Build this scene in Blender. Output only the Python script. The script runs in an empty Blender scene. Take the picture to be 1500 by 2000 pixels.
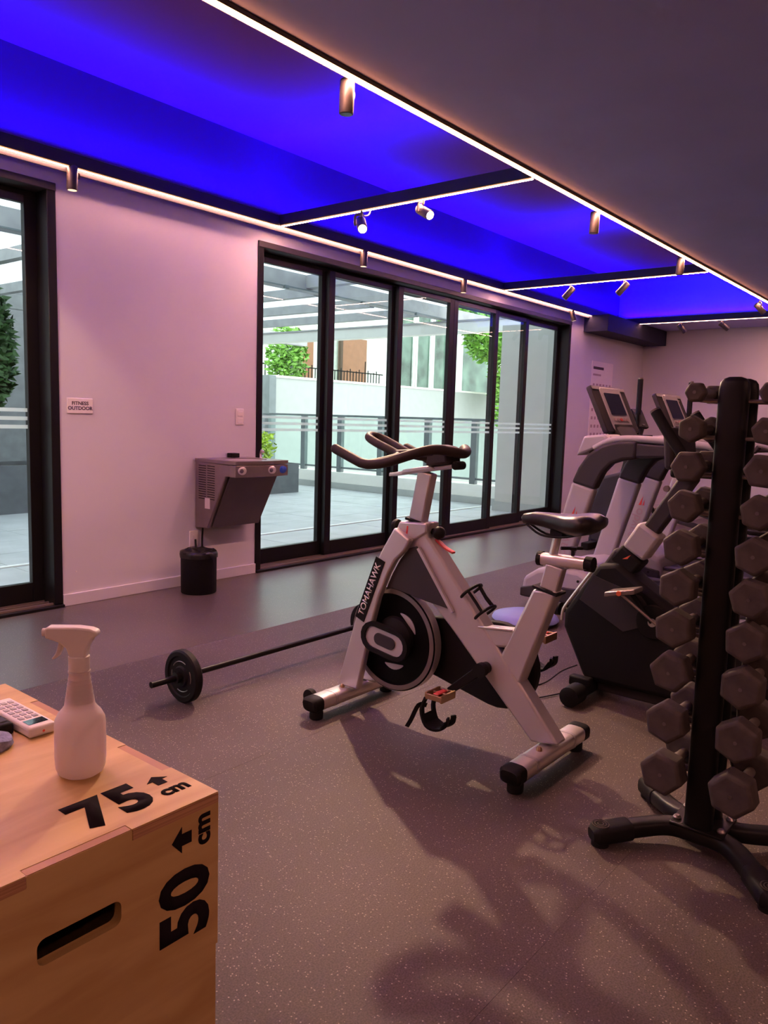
import bpy, bmesh, math, random
from mathutils import Vector, Matrix
random.seed(7)
R = math.radians
scene = bpy.context.scene
C = scene.collection

# ------------------------------------------------------------------ camera, world, exposure
def camera():
    yaw, pitch, roll = R(38.964), R(-6.864), R(1.764)
    f = Vector((math.cos(yaw)*math.cos(pitch), math.sin(yaw)*math.cos(pitch), math.sin(pitch)))
    r = Vector((math.sin(yaw), -math.cos(yaw), 0)); u = r.cross(f)
    r2 = math.cos(roll)*r + math.sin(roll)*u; u2 = -math.sin(roll)*r + math.cos(roll)*u
    cam = bpy.data.cameras.new('camera'); o = bpy.data.objects.new('camera', cam); C.objects.link(o)
    m = Matrix((r2, u2, -f)).transposed().to_4x4(); m.translation = (0, 0, 1.22); o.matrix_world = m
    cam.sensor_fit = 'VERTICAL'; cam.sensor_height = 36; cam.lens = 36*1515.77/2000
    cam.clip_start = .02; cam.clip_end = 200
    scene.camera = o
camera()
vs = scene.view_settings
vs.view_transform = 'Standard'; vs.look = 'None'; vs.gamma = 1; vs.use_curve_mapping = False; vs.exposure = 0.0
w = bpy.data.worlds.new('overcast_sky'); scene.world = w; w.use_nodes = True
bg = w.node_tree.nodes['Background']; bg.inputs[0].default_value = (.97, .985, 1, 1); bg.inputs[1].default_value = 3.9
scene.cycles.use_denoising = True
scene.cycles.max_bounces = 7; scene.cycles.diffuse_bounces = 3; scene.cycles.glossy_bounces = 3; scene.cycles.adaptive_threshold = .1; scene.cycles.adaptive_min_samples = 16; scene.cycles.transparent_max_bounces = 16
scene.cycles.sample_clamp_indirect = 6
scene.cycles.caustics_reflective = False; scene.cycles.caustics_refractive = False
WARM = (1, .46, .35); WARM_L = 128      # linear light diffusers
BLUE = (.012, .0, 1); BLUE_W = 12.5      # watts per metre of blue LED tape
SPOT = (1, .66, .40)

# ------------------------------------------------------------------ materials
def nt(name):
    m = bpy.data.materials.new(name); m.use_nodes = True
    return m, m.node_tree.nodes, m.node_tree.links, m.node_tree.nodes['Principled BSDF']
def mat(name, col, rough=.5, metal=0, var=.12, scale=6, bump=0, bscale=60, spec=.5, coat=0, trans=0, ior=1.45, sub=0):
    m, n, l, b = nt(name)
    tc = n.new('ShaderNodeTexCoord'); nz = n.new('ShaderNodeTexNoise'); nz.inputs['Scale'].default_value = scale; nz.inputs['Detail'].default_value = 4
    l.new(tc.outputs['Object'], nz.inputs['Vector'])
    rp = n.new('ShaderNodeValToRGB'); l.new(nz.outputs['Fac'], rp.inputs['Fac'])
    rp.color_ramp.elements[0].position = .3; rp.color_ramp.elements[1].position = .7
    rp.color_ramp.elements[0].color = (*[c*(1-var) for c in col], 1); rp.color_ramp.elements[1].color = (*[min(1, c*(1+var)) for c in col], 1)
    l.new(rp.outputs['Color'], b.inputs['Base Color'])
    b.inputs['Roughness'].default_value = rough; b.inputs['Metallic'].default_value = metal
    b.inputs['Specular IOR Level'].default_value = spec; b.inputs['Coat Weight'].default_value = coat
    b.inputs['Transmission Weight'].default_value = trans; b.inputs['IOR'].default_value = ior
    if bump:
        n2 = n.new('ShaderNodeTexNoise'); n2.inputs['Scale'].default_value = bscale; n2.inputs['Detail'].default_value = 3
        l.new(tc.outputs['Object'], n2.inputs['Vector'])
        bp = n.new('ShaderNodeBump'); bp.inputs['Strength'].default_value = bump; bp.inputs['Distance'].default_value = .004
        l.new(n2.outputs['Fac'], bp.inputs['Height']); l.new(bp.outputs['Normal'], b.inputs['Normal'])
    return m
def emit(name, col, s):
    m, n, l, b = nt(name)
    b.inputs['Base Color'].default_value = (.8, .8, .8, 1)
    b.inputs['Emission Color'].default_value = (*col, 1); b.inputs['Emission Strength'].default_value = s
    return m
def glass_mat(name, tint=(.93, .98, .96), boost=1.0):
    m, n, l, b = nt(name); n.remove(b)
    out = n['Material Output']; tr = n.new('ShaderNodeBsdfTransparent'); tr.inputs[0].default_value = (*tint, 1)
    gl = n.new('ShaderNodeBsdfGlossy'); gl.inputs['Roughness'].default_value = .01
    fr = n.new('ShaderNodeFresnel'); fr.inputs['IOR'].default_value = 1.5
    mu = n.new('ShaderNodeMath'); mu.operation = 'MULTIPLY'; mu.inputs[1].default_value = boost; mu.use_clamp = True
    l.new(fr.outputs[0], mu.inputs[0])
    ge = n.new('ShaderNodeNewGeometry'); fm = n.new('ShaderNodeMath'); fm.operation = 'SUBTRACT'; fm.inputs[0].default_value = 1; l.new(ge.outputs['Backfacing'], fm.inputs[1])
    m3 = n.new('ShaderNodeMath'); m3.operation = 'MULTIPLY'; l.new(mu.outputs[0], m3.inputs[0]); l.new(fm.outputs[0], m3.inputs[1]); mu = m3
    mx = n.new('ShaderNodeMixShader'); l.new(mu.outputs[0], mx.inputs[0]); l.new(tr.outputs[0], mx.inputs[1]); l.new(gl.outputs[0], mx.inputs[2])
    l.new(mx.outputs[0], out.inputs['Surface'])
    return m
def frost_mat(name, col, a):
    m, n, l, b = nt(name)
    out = n['Material Output']; tr = n.new('ShaderNodeBsdfTransparent')
    b.inputs['Base Color'].default_value = (*col, 1); b.inputs['Roughness'].default_value = .7
    tl = n.new('ShaderNodeBsdfTranslucent'); tl.inputs[0].default_value = (*col, 1)
    m0 = n.new('ShaderNodeMixShader'); m0.inputs[0].default_value = .6; l.new(b.outputs[0], m0.inputs[1]); l.new(tl.outputs[0], m0.inputs[2])
    mx = n.new('ShaderNodeMixShader'); mx.inputs[0].default_value = a; l.new(tr.outputs[0], mx.inputs[1]); l.new(m0.outputs[0], mx.inputs[2])
    l.new(mx.outputs[0], out.inputs['Surface'])
    return m
def rubber_mat(name='speckled_rubber', g=1.0, rough=.62, spec=.28, coat=0):
    m, n, l, b = nt(name)
    tc = n.new('ShaderNodeTexCoord')
    n1 = n.new('ShaderNodeTexNoise'); n1.inputs['Scale'].default_value = 1.3; n1.inputs['Detail'].default_value = 5
    n2 = n.new('ShaderNodeTexNoise'); n2.inputs['Scale'].default_value = 230; n2.inputs['Detail'].default_value = 3
    v = n.new('ShaderNodeTexVoronoi'); v.inputs['Scale'].default_value = 120
    for t in (n1, n2, v): l.new(tc.outputs['Object'], t.inputs['Vector'])
    r1 = n.new('ShaderNodeValToRGB'); e = r1.color_ramp.elements
    e[0].position = .3; e[0].color = (.073*g, .054*g, .050*g, 1); e[1].position = .72; e[1].color = (.117*g, .088*g, .080*g, 1)
    l.new(n1.outputs['Fac'], r1.inputs['Fac'])
    r2 = n.new('ShaderNodeValToRGB'); e = r2.color_ramp.elements
    e[0].position = .35; e[0].color = (.68, .68, .68, 1); e[1].position = .65; e[1].color = (1.25, 1.25, 1.25, 1)
    l.new(n2.outputs['Fac'], r2.inputs['Fac'])
    mu = n.new('ShaderNodeMix'); mu.data_type = 'RGBA'; mu.blend_type = 'MULTIPLY'; mu.inputs[0].default_value = 1
    l.new(r1.outputs['Color'], mu.inputs[6]); l.new(r2.outputs['Color'], mu.inputs[7])
    r3 = n.new('ShaderNodeValToRGB'); e = r3.color_ramp.elements      # EPDM flecks
    e[0].position = .16; e[0].color = (1, 1, 1, 1); e[1].position = .26; e[1].color = (0, 0, 0, 1)
    l.new(v.outputs['Distance'], r3.inputs['Fac'])
    sp = n.new('ShaderNodeSeparateColor'); l.new(v.outputs['Color'], sp.inputs[0])
    gt = n.new('ShaderNodeMath'); gt.operation = 'GREATER_THAN'; gt.inputs[1].default_value = .6; l.new(sp.outputs[0], gt.inputs[0])
    mm = n.new('ShaderNodeMath'); mm.operation = 'MULTIPLY'; l.new(gt.outputs[0], mm.inputs[0]); l.new(r3.outputs['Color'], mm.inputs[1])
    mx = n.new('ShaderNodeMix'); mx.data_type = 'RGBA'; l.new(mm.outputs[0], mx.inputs[0])
    l.new(mu.outputs[2], mx.inputs[6]); mx.inputs[7].default_value = (.34, .28, .23, 1)
    l.new(mx.outputs[2], b.inputs['Base Color'])
    b.inputs['Roughness'].default_value = rough; b.inputs['Specular IOR Level'].default_value = spec
    b.inputs['Coat Weight'].default_value = coat; b.inputs['Coat Roughness'].default_value = .3
    bp = n.new('ShaderNodeBump'); bp.inputs['Strength'].default_value = .14; bp.inputs['Distance'].default_value = .0015
    l.new(n2.outputs['Fac'], bp.inputs['Height']); l.new(bp.outputs['Normal'], b.inputs['Normal'])
    return m
def wood_mat(name, c0, c1, stretch=(1.2, 7, 7), rough=.45):
    m, n, l, b = nt(name)
    tc = n.new('ShaderNodeTexCoord'); mp = n.new('ShaderNodeMapping'); mp.inputs['Scale'].default_value = stretch
    l.new(tc.outputs['Object'], mp.inputs['Vector'])
    nz = n.new('ShaderNodeTexNoise'); nz.inputs['Scale'].default_value = 2.2; nz.inputs['Detail'].default_value = 5; nz.inputs['Distortion'].default_value = .9
    l.new(mp.outputs[0], nz.inputs['Vector'])
    rp = n.new('ShaderNodeValToRGB'); e = rp.color_ramp.elements
    e[0].position = .32; e[0].color = (*c0, 1); e[1].position = .68; e[1].color = (*c1, 1)
    l.new(nz.outputs['Fac'], rp.inputs['Fac']); l.new(rp.outputs['Color'], b.inputs['Base Color'])
    b.inputs['Roughness'].default_value = rough
    return m

M = dict(
    upper=mat('shaded_wall_tone', (.15, .06, .19), .9, var=.02), wall=mat('mauve_grey_wall_paint', (.63, .60, .665), .75, var=.03, scale=2, bump=.05, bscale=150),  # first tone is darkened to imitate the blue light's falloff up the wall
    navy=mat('navy_ceiling_paint', (.46, .45, .84), .8, var=.05, scale=2), navy_d=mat('deep_navy_paint', (.018, .018, .045), .8),
    cove=mat('cove_ceiling_paint', (.33, .11, .46), .9, var=.02, scale=2),
    black=mat('black_powder_coat', (.009, .008, .009), .4, var=.1, spec=.22),
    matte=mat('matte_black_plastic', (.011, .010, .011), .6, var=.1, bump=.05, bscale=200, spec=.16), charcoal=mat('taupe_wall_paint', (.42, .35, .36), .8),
    track=mat('black_light_profile', (.03, .024, .028), .5),
    bronze=mat('bronze_lamp_body', (.085, .068, .058), .5, metal=.5),
    warm=emit('warm_light_diffuser', WARM, WARM_L*1.45), warm_wall=emit('warm_light_diffuser_dimmed', WARM, WARM_L*.6), warm_end=emit('warm_light_diffuser_far', WARM, WARM_L*.3), amber_glow=emit('amber_ceiling_glow', (1, .36, .12), 20), warm_fringe=emit('amber_bloom_fringe', (1, .42, .16), 1.1), lens=emit('warm_lamp_lens', (1, .78, .5), 60), lens_dim=emit('dim_lamp_lens', (1, .7, .4), 1.6), lens_off=mat('dark_lamp_lens', (.05, .04, .035), .2),  # the amber emitters imitate bloom beside the diffusers
    glass=glass_mat('clear_window_glass'), rail_glass=glass_mat('greenish_railing_glass', (.88, .955, .935), 1.0),
    frost=frost_mat('frosted_stripe_film', (.85, .95, .93), .55),
    rubber=rubber_mat(), rubber2=rubber_mat('glossier_speckled_rubber', 1.0, .38, .8, .3), alu=mat('aluminium_track', (.55, .42, .38), .35, metal=.8),
    silver=mat('silver_painted_steel', (.60, .55, .57), .36, metal=.45, var=.03), chrome=mat('polished_aluminium', (.74, .68, .67), .30, metal=.6, var=.03),
    fly=mat('satin_black_cast_iron', (.004, .0035, .004), .5, spec=.12), steel=mat('brushed_stainless_steel', (.30, .25, .25), .36, metal=.75, var=.06, scale=14), steel_d=mat('dark_panel_steel', (.13, .11, .11), .42, metal=.5, var=.06),
    grey_pl=mat('light_grey_plastic', (.40, .37, .41), .45, var=.03), dark_pl=mat('charcoal_plastic', (.042, .035, .040), .5, var=.06, spec=.25),
    rub=mat('black_rubber', (.013, .012, .013), .65, var=.12, bump=.08, bscale=120, spec=.18), grip=mat('foam_grip_rubber', (.030, .020, .020), .55, var=.1, spec=.3),
    vinyl=mat('black_saddle_vinyl', (.022, .017, .019), .32, spec=.4), dumb=mat('grey_dumbbell_urethane', (.070, .056, .052), .7, spec=.25, var=.22, scale=26, bump=.12, bscale=70),
    handle=mat('worn_grip_steel', (.30, .25, .23), .35, metal=.7), red=mat('red_paint', (.62, .06, .06), .4), orange=mat('orange_print', (.75, .13, .05), .5),
    white=mat('white_plastic', (.78, .72, .72), .4, var=.02), paper=mat('white_paper', (.80, .72, .74), .7, var=.02), ink=mat('dark_ink', (.06, .035, .06), .7), inkl=mat('faded_ink', (.42, .30, .34), .7),
    bluebtn=mat('blue_push_button', (.03, .10, .55), .35), gold=mat('brass_pedal_metal', (.45, .28, .17), .35, metal=.8), screen=mat('dark_screen_glass', (.012, .012, .02), .12, coat=.5),
    ply=wood_mat('birch_plywood', (.48, .285, .10), (.64, .43, .175)), plyedge=wood_mat('plywood_edge_layers', (.30, .13, .055), (.60, .33, .17), (1, 1, 160)), paint=mat('black_stencil_paint', (.016, .011, .014), .9, var=.2, spec=.05),
    bluemat=mat('blue_cushion_vinyl', (.22, .25, .62), .4, var=.06), bag=mat('black_bin_liner', (.012, .011, .012), .28, bump=.3, bscale=25),
    bluecloth=mat('blue_woven_cloth', (.22, .24, .42), .9, var=.3, scale=90, bump=.3, bscale=200),
    tile=mat('pale_grey_terrace_tile', (.47, .49, .52), .5, var=.10, scale=3), white_wall=mat('white_exterior_render', (.80, .80, .76), .8, var=.03), grey_wall=mat('grey_exterior_render', (.40, .425, .415), .8, var=.04),
    conc=mat('grey_column_paint', (.52, .52, .49), .7, var=.03), pergola=mat('grey_pergola_paint', (.36, .36, .37), .5), roofpane=frost_mat('opal_roof_panel', (.92, .97, 1), .9),
    rail=mat('dark_grey_railing', (.15, .18, .19), .4), planter=mat('slate_planter', (.13, .14, .155), .7, var=.15), soil=mat('planter_soil', (.05, .035, .025), .9),
    leaf=mat('fresh_green_leaf', (.16, .36, .05), .5, var=.4, scale=5), leaf2=mat('dull_green_leaf', (.055, .12, .035), .5, var=.5, scale=4), leaf3=mat('yellow_green_leaf', (.40, .58, .04), .5, var=.3, scale=5), bark=mat('brown_bark', (.10, .07, .05), .9),
    brown=mat('brown_door_panel', (.30, .14, .07), .5, var=.1), mint=mat('pale_mint_panel', (.70, .82, .72), .6), wglass=mat('green_reflective_window', (.10, .17, .13), .08, var=.6, scale=1.4), whiteframe=mat('white_window_frame', (.85, .88, .85), .5),
    whiteline=mat('white_floor_drain', (.85, .87, .86), .5), timber=mat('light_timber_frame', (.55, .36, .20), .5),
)
def plastic_bottle():
    m, n, l, b = nt('milky_bottle_plastic')
    out = n['Material Output']
    b.inputs['Base Color'].default_value = (.86, .78, .78, 1); b.inputs['Roughness'].default_value = .32
    b.inputs['Subsurface Weight'].default_value = .35; b.inputs['Subsurface Radius'].default_value = (.03, .02, .02); b.inputs['Subsurface Scale'].default_value = .6
    tl = n.new('ShaderNodeBsdfTranslucent'); tl.inputs[0].default_value = (.85, .74, .74, 1)
    mx = n.new('ShaderNodeMixShader'); mx.inputs[0].default_value = .42; l.new(b.outputs[0], mx.inputs[1]); l.new(tl.outputs[0], mx.inputs[2]); l.new(mx.outputs[0], out.inputs['Surface'])
    return m
M['bottle'] = plastic_bottle()

# ------------------------------------------------------------------ mesh helpers
class MB:
    """collects shapes in world (or local) coordinates; build() links them as one mesh"""
    def __init__(s): s.v = []; s.f = []
    def add(s, vs_, fs):
        k = len(s.v); s.v += [tuple(v) for v in vs_]; s.f += [tuple(i+k for i in f) for f in fs]; return s
    def box(s, x0, x1, y0, y1, z0, z1):
        return s.add([(x, y, z) for x in (x0, x1) for y in (y0, y1) for z in (z0, z1)],
                     [(0, 1, 3, 2), (4, 6, 7, 5), (0, 4, 5, 1), (2, 3, 7, 6), (0, 2, 6, 4), (1, 5, 7, 3)])
    def prism(s, poly, t0, t1, ax='x'):
        """poly in the plane perpendicular to ax ('x': (y,z), 'y': (x,z), 'z': (x,y)), extruded t0..t1"""
        fn = dict(x=lambda p, t: (t, p[0], p[1]), y=lambda p, t: (p[0], t, p[1]), z=lambda p, t: (p[0], p[1], t))[ax]
        n = len(poly); vs_ = [fn(p, t0) for p in poly]+[fn(p, t1) for p in poly]
        return s.add(vs_, [tuple(range(n))[::-1], tuple(range(n, 2*n))]+[(i, (i+1) % n, n+(i+1) % n, n+i) for i in range(n)])
    def plate(s, loops, t0, t1, ax='x'):
        """polygon with holes (loops[1:]) extruded t0..t1"""
        fn = dict(x=lambda p, t: (t, p[0], p[1]), y=lambda p, t: (p[0], t, p[1]), z=lambda p, t: (p[0], p[1], t))[ax]
        b = bmesh.new(); es = []
        for L in loops:
            bv = [b.verts.new((p[0], p[1], 0)) for p in L]
            es += [b.edges.new((bv[i], bv[(i+1) % len(bv)])) for i in range(len(bv))]
        bmesh.ops.triangle_fill(b, edges=es, use_beauty=True)
        b.verts.index_update()
        vv = [(v.co.x, v.co.y) for v in b.verts]; ff = [[v.index for v in f.verts] for f in b.faces]; b.free()
        n = len(vv)
        s.add([fn(p, t0) for p in vv]+[fn(p, t1) for p in vv], [f[::-1] for f in ff]+[[i+n for i in f] for f in ff])
        for L in loops:
            k = len(L); s.add([fn(p, t0) for p in L]+[fn(p, t1) for p in L], [(i, (i+1) % k, k+(i+1) % k, k+i) for i in range(k)])
        return s
    def sweep(s, path, prof, closed=False, up=None, scales=None):
        """prof: list of (a,b) offsets swept along path"""
        P = [Vector(p) for p in path]; n = len(P); k = len(prof); rings = []
        T = []
        for i in range(n):
            a = P[(i-1) % n] if closed or i else P[i]; b = P[(i+1) % n] if closed or i < n-1 else P[i]
            T.append((b-a).normalized())
        u = Vector(up) if up else (Vector((0, 0, 1)) if abs(T[0].z) < .9 else Vector((1, 0, 0)))
        for i in range(n):
            u = (u-T[i]*u.dot(T[i]))
            if u.length < 1e-6: u = T[i].orthogonal()
            u.normalize(); w_ = T[i].cross(u); sc = scales[i] if scales else 1
            rings.append([P[i]+(w_*a+u*b)*sc for a, b in prof])
        vs_ = [v for r in rings for v in r]; fs = []
        for i in range(n if closed else n-1):
            j = (i+1) % n
            fs += [(i*k+q, i*k+(q+1) % k, j*k+(q+1) % k, j*k+q) for q in range(k)]
        if not closed: fs += [tuple(range(k))[::-1], tuple(range((n-1)*k, n*k))]
        return s.add(vs_, fs)
    def tube(s, path, r, seg=12, closed=False, scales=None):
        return s.sweep(path, [(r*math.cos(2*math.pi*i/seg), r*math.sin(2*math.pi*i/seg)) for i in range(seg)], closed, None, scales)
    def bar(s, a, b, w_, h, up=None):
        return s.sweep([a, b], [(-w_/2, -h/2), (w_/2, -h/2), (w_/2, h/2), (-w_/2, h/2)], up=up)
    def lathe(s, prof, c=(0, 0, 0), ax='z', seg=28, sx=1, sy=1, ring=False):
        """prof: list of (radius, height) revolved about ax through c"""
        vs_ = []
        for r, h in prof:
            for i in range(seg):
                a = 2*math.pi*i/seg; p, q = r*math.cos(a)*sx, r*math.sin(a)*sy
                vs_.append({'z': (c[0]+p, c[1]+q, c[2]+h), 'x': (c[0]+h, c[1]+p, c[2]+q), 'y': (c[0]+p, c[1]+h, c[2]+q)}[ax])
        n = len(prof); fs = [(i*seg+j, i*seg+(j+1) % seg, (i+1)*seg+(j+1) % seg, (i+1)*seg+j) for i in range(n-1) for j in range(seg)]
        if ring: fs += [((n-1)*seg+j, (n-1)*seg+(j+1) % seg, (j+1) % seg, j) for j in range(seg)]
        else: fs += [tuple(range(seg))[::-1], tuple(range((n-1)*seg, n*seg))]
        return s.add(vs_, fs)
    def loft(s, rings):
        k = len(rings[0]); n = len(rings)
        fs = [(i*k+q, i*k+(q+1) % k, (i+1)*k+(q+1) % k, (i+1)*k+q) for i in range(n-1) for q in range(k)]
        return s.add([p for r in rings for p in r], fs+[tuple(range(k))[::-1], tuple(range((n-1)*k, n*k))])
    def ball(s, c, r, seg=14, sz=1):
        return s.lathe([(max(1e-4, r*math.sin(math.pi*i/8)), -r*sz*math.cos(math.pi*i/8)) for i in range(9)], c, 'z', seg)
    def build(s, name, m, parent=None, bevel=0, smooth=40, world=True, seg=2):
        off = Vector((0, 0, 0))
        if parent is not None and world:
            q = parent
            while q is not None: off += q.location; q = q.parent
        me = bpy.data.meshes.new(name); me.from_pydata([tuple(Vector(v)-off) for v in s.v], [], s.f)
        b = bmesh.new(); b.from_mesh(me); bmesh.ops.recalc_face_normals(b, faces=b.faces); b.to_mesh(me); b.free()
        me.materials.append(M[m] if isinstance(m, str) else m)
        if smooth:
            me.polygons.foreach_set('use_smooth', [True]*len(me.polygons)); me.set_sharp_from_angle(angle=R(smooth))
        o = bpy.data.objects.new(name, me); C.objects.link(o)
        if parent is not None: o.parent = parent
        if bevel:
            md = o.modifiers.new('edge', 'BEVEL'); md.width = bevel; md.segments = seg; md.limit_method = 'ANGLE'; md.angle_limit = R(35)
        return o
def tag(o, label=None, cat=None, group=None, kind=None):
    for k, v in (('label', label), ('category', cat), ('group', group), ('kind', kind)):
        if v: o[k] = v
    return o
def thing(name, label, cat, loc=(0, 0, 0), rz=0, group=None):
    o = bpy.data.objects.new(name, None); C.objects.link(o); o.location = loc; o.rotation_euler = (0, 0, rz); o.empty_display_size = .1
    return tag(o, label, cat, group)
def struct(o): return tag(o, kind='structure')
def text(name, s, size, pos, right, up, m, parent, bold=0, align='CENTER', sx=1.0, space=1.0):
    """flat lettering lying on a surface: pos = centre, right/up = directions of the writing"""
    cu = bpy.data.curves.new('t', 'FONT'); cu.body = s; cu.size = size; cu.align_x = align; cu.align_y = 'CENTER'; cu.offset = bold; cu.extrude = 0
    cu.resolution_u = 4; cu.space_character = space
    t = bpy.data.objects.new('t', cu); C.objects.link(t); dg = bpy.context.evaluated_depsgraph_get()
    me = bpy.data.meshes.new_from_object(t.evaluated_get(dg)); bpy.data.objects.remove(t); bpy.data.curves.remove(cu)
    r, u = Vector(right).normalized(), Vector(up).normalized(); nn = r.cross(u); off = Vector((0, 0, 0)); q = parent
    while q is not None: off += q.location; q = q.parent
    p0 = Vector(pos)-off
    b = bmesh.new(); b.from_mesh(me)
    geo = bmesh.ops.extrude_face_region(b, geom=list(b.faces))
    for v in [g for g in geo['geom'] if isinstance(g, bmesh.types.BMVert)]: v.co.z += .0006
    for v in b.verts: v.co = p0+r*v.co.x*sx+u*v.co.y+nn*v.co.z
    bmesh.ops.recalc_face_normals(b, faces=b.faces)
    me2 = bpy.data.meshes.new(name); b.to_mesh(me2); b.free(); bpy.data.meshes.remove(me)
    me2.materials.append(M[m]); o = bpy.data.objects.new(name, me2); C.objects.link(o); o.parent = parent
    return o
def rrect(x0, x1, y0, y1, r, k=4):
    pts = []
    for cx, cy, a0 in ((x1-r, y1-r, 0), (x0+r, y1-r, 90), (x0+r, y0+r, 180), (x1-r, y0+r, 270)):
        pts += [(cx+r*math.cos(R(a0+90*i/k)), cy+r*math.sin(R(a0+90*i/k))) for i in range(k+1)]
    return pts
def smooth_path(pts, k=6):
    P = [Vector(p) for p in pts]; out = []
    for i in range(len(P)-1):
        a, b, c, d = P[max(0, i-1)], P[i], P[i+1], P[min(len(P)-1, i+2)]
        for j in range(k):
            t = j/k
            out.append(.5*((2*b)+(c-a)*t+(2*a-5*b+4*c-d)*t*t+(3*b-a-3*c+d)*t**3))
    return out+[P[-1]]
def bent(pts, r=.03, k=5):
    """polyline with its inner corners rounded"""
    P = [Vector(p) for p in pts]; out = [P[0]]
    for i in range(1, len(P)-1):
        a = P[i]+(P[i-1]-P[i]).normalized()*min(r, (P[i-1]-P[i]).length*.45); c = P[i]+(P[i+1]-P[i]).normalized()*min(r, (P[i+1]-P[i]).length*.45)
        for j in range(k+1):
            t = j/k; out.append((1-t)**2*a+2*t*(1-t)*P[i]+t*t*c)
    return out+[P[-1]]
def area(name, loc, rot, sx, sy, power, col, parent=None, spread=180):
    L = bpy.data.lights.new(name, 'AREA'); L.shape = 'RECTANGLE'; L.size = sx; L.size_y = sy; L.energy = power; L.color = col; L.spread = R(spread)
    o = bpy.data.objects.new(name, L); C.objects.link(o); o.location = loc; o.rotation_euler = rot
    if parent is not None: o.parent = parent; o.location = Vector(loc)-parent.location
    return o

# ------------------------------------------------------------------ room shell
X0, X1, Y0, Y1 = -2.2, 11.65, -4.0, 4.5
ZS, ZC = 2.625, 3.2
fl = struct(MB().box(X0-.2, X1+.2, Y0-.2, Y1+.2, -.12, -.012).build('floor', 'matte'))
ys = [4.5, 3.25, 2.0, .75, -.5, -1.75, -3.0, -4.0]
for i in range(len(ys)-1):
    dx = (0, .9, -.4, .5, -.7, .3, 0)[i]
    o = MB().box(X0, X1, ys[i+1]+.0004, ys[i]-.0004, -.012, 0).build('rubber_sheet', 'rubber2' if i == 0 else 'rubber', fl, world=True)
# window wall with two openings
D2 = (-.3, 2.42, 2.52); D1 = (3.985, 9.19, 2.50)
w_ = MB()
w_.box(X0, D2[0], Y1, 4.72, 0, ZC); w_.box(D2[0], D2[1], Y1, 4.72, D2[2], ZC); w_.box(D2[1], D1[0], Y1, 4.72, 0, ZC)
w_.box(D1[0], D1[1], Y1, 4.72, D1[2], ZC); w_.box(D1[1], X1+.2, Y1, 4.72, 0, ZC)
struct(w_.build('wall_window_side', 'wall', smooth=0))
struct(MB().box(X1, X1+.2, Y0, Y1, 0, ZC).build('wall_back', 'wall', smooth=0))
struct(MB().box(X0-.2, X0, Y0, Y1+.2, 0, ZC).build('wall_near_end', 'charcoal', smooth=0))
struct(MB().box(X0, X1, Y0-.2, Y0, 0, ZC).build('wall_opposite', 'charcoal', smooth=0))
struct(MB().box(X0-.2, X1+.2, 2.2, 4.72, ZC, ZC+.1).build('ceiling', 'cove', smooth=0))
struct(MB().box(X0, 10.63, 4.494, 4.5, 2.70, ZC).build('wall_shade_panel', 'upper', smooth=0))  # thin panel, shade above the strip put into its colour
struct(MB().box(X0-.2, X1+.2, Y0-.2, 2.285, ZS, ZC+.1).build('ceiling_lowered', 'navy', smooth=0))
struct(MB().box(10.63, X1+.2, 2.285, 4.5, ZS, ZC).build('ceiling_end_bulkhead', 'navy', smooth=0))
struct(MB().box(9.55, X1, 4.17, 4.5, 2.41, ZS-.006).build('trim_1', 'navy_d', smooth=0, bevel=.004))
bb = MB().box(D2[1], D1[0], 4.485, 4.5, 0, .075).build('baseboard_window_side', 'wall', smooth=0, bevel=.003); struct(bb)
struct(MB().box(D1[1], X1, 4.485, 4.5, 0, .075).build('baseboard_far_corner', 'wall', smooth=0, bevel=.003))
struct(MB().box(X1-.015, X1, Y0, 4.485, 0, .075).build('baseboard_back', 'wall', smooth=0, bevel=.003))

# ------------------------------------------------------------------ sliding glass doors
def sliding(name, xa, xb, top, edges, tracks, sill):
    d = bpy.data.objects.new(name, None); C.objects.link(d); d.location = (xa, 4.5, 0); struct(d)
    f = .055
    MB().box(xa, xa+f, 4.49, 4.70, .02, top).build('jamb', 'black', d, bevel=.004)
    MB().box(xb-f, xb, 4.49, 4.70, .02, top).build('jamb', 'black', d, bevel=.004)
    MB().box(xa, xb, 4.485, 4.70, top-.045, top).build('head_frame', 'track', d, bevel=.004)
    MB().box(xa+f, xb-f, 4.62, 4.70, top-.10, top-.045).build('head_track', 'matte', d)
    MB().box(xa, xb, 4.47, 4.70, 0, .018).build('threshold', 'black', d, bevel=.003)
    for k in range(3): MB().box(xa+f, xb-f, 4.508+k*.055, 4.520+k*.055, .018, .03).build('floor_rail', 'alu', d)
    for i in range(len(tracks)):
        a, b = edges[i], edges[i+1]; t = tracks[i]; y = 4.535+t*.052
        ov = .018; a_, b_ = a-(ov if i else 0), b+(ov if i < len(tracks)-1 else 0)
        if i and tracks[i-1] == t: a_ = a+.002
        if i < len(tracks)-1 and tracks[i+1] == t: b_ = b-.002
        zt = top-.075-.0*t; sw = .072
        s = bpy.data.objects.new('sash', None); C.objects.link(s); s.parent = d; s.location = Vector((a, y, 0))-d.location
        MB().box(a_, a_+sw, y-.022, y+.022, .03, zt).build('stile', 'black', s, bevel=.003)
        MB().box(b_-sw, b_, y-.022, y+.022, .03, zt).build('stile', 'black', s, bevel=.003)
        MB().box(a_+sw, b_-sw, y-.022, y+.022, zt-.042, zt).build('top_rail', 'alu' if 0 else 'track', s, bevel=.003)
        MB().box(a_+sw, b_-sw, y-.022, y+.022, .03, .15).build('bottom_rail', 'black', s, bevel=.003)
        MB().box(a_+sw-.01, b_-sw+.01, y-.003, y+.003, .14, zt-.04).build('pane', 'glass', s, smooth=0)
        for z in (1.205, 1.155, 1.105): MB().box(a_+sw, b_-sw, y-.0046, y-.0036, z-.011, z+.011).build('frosted_stripe', 'frost', s, smooth=0)
    return d
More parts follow.
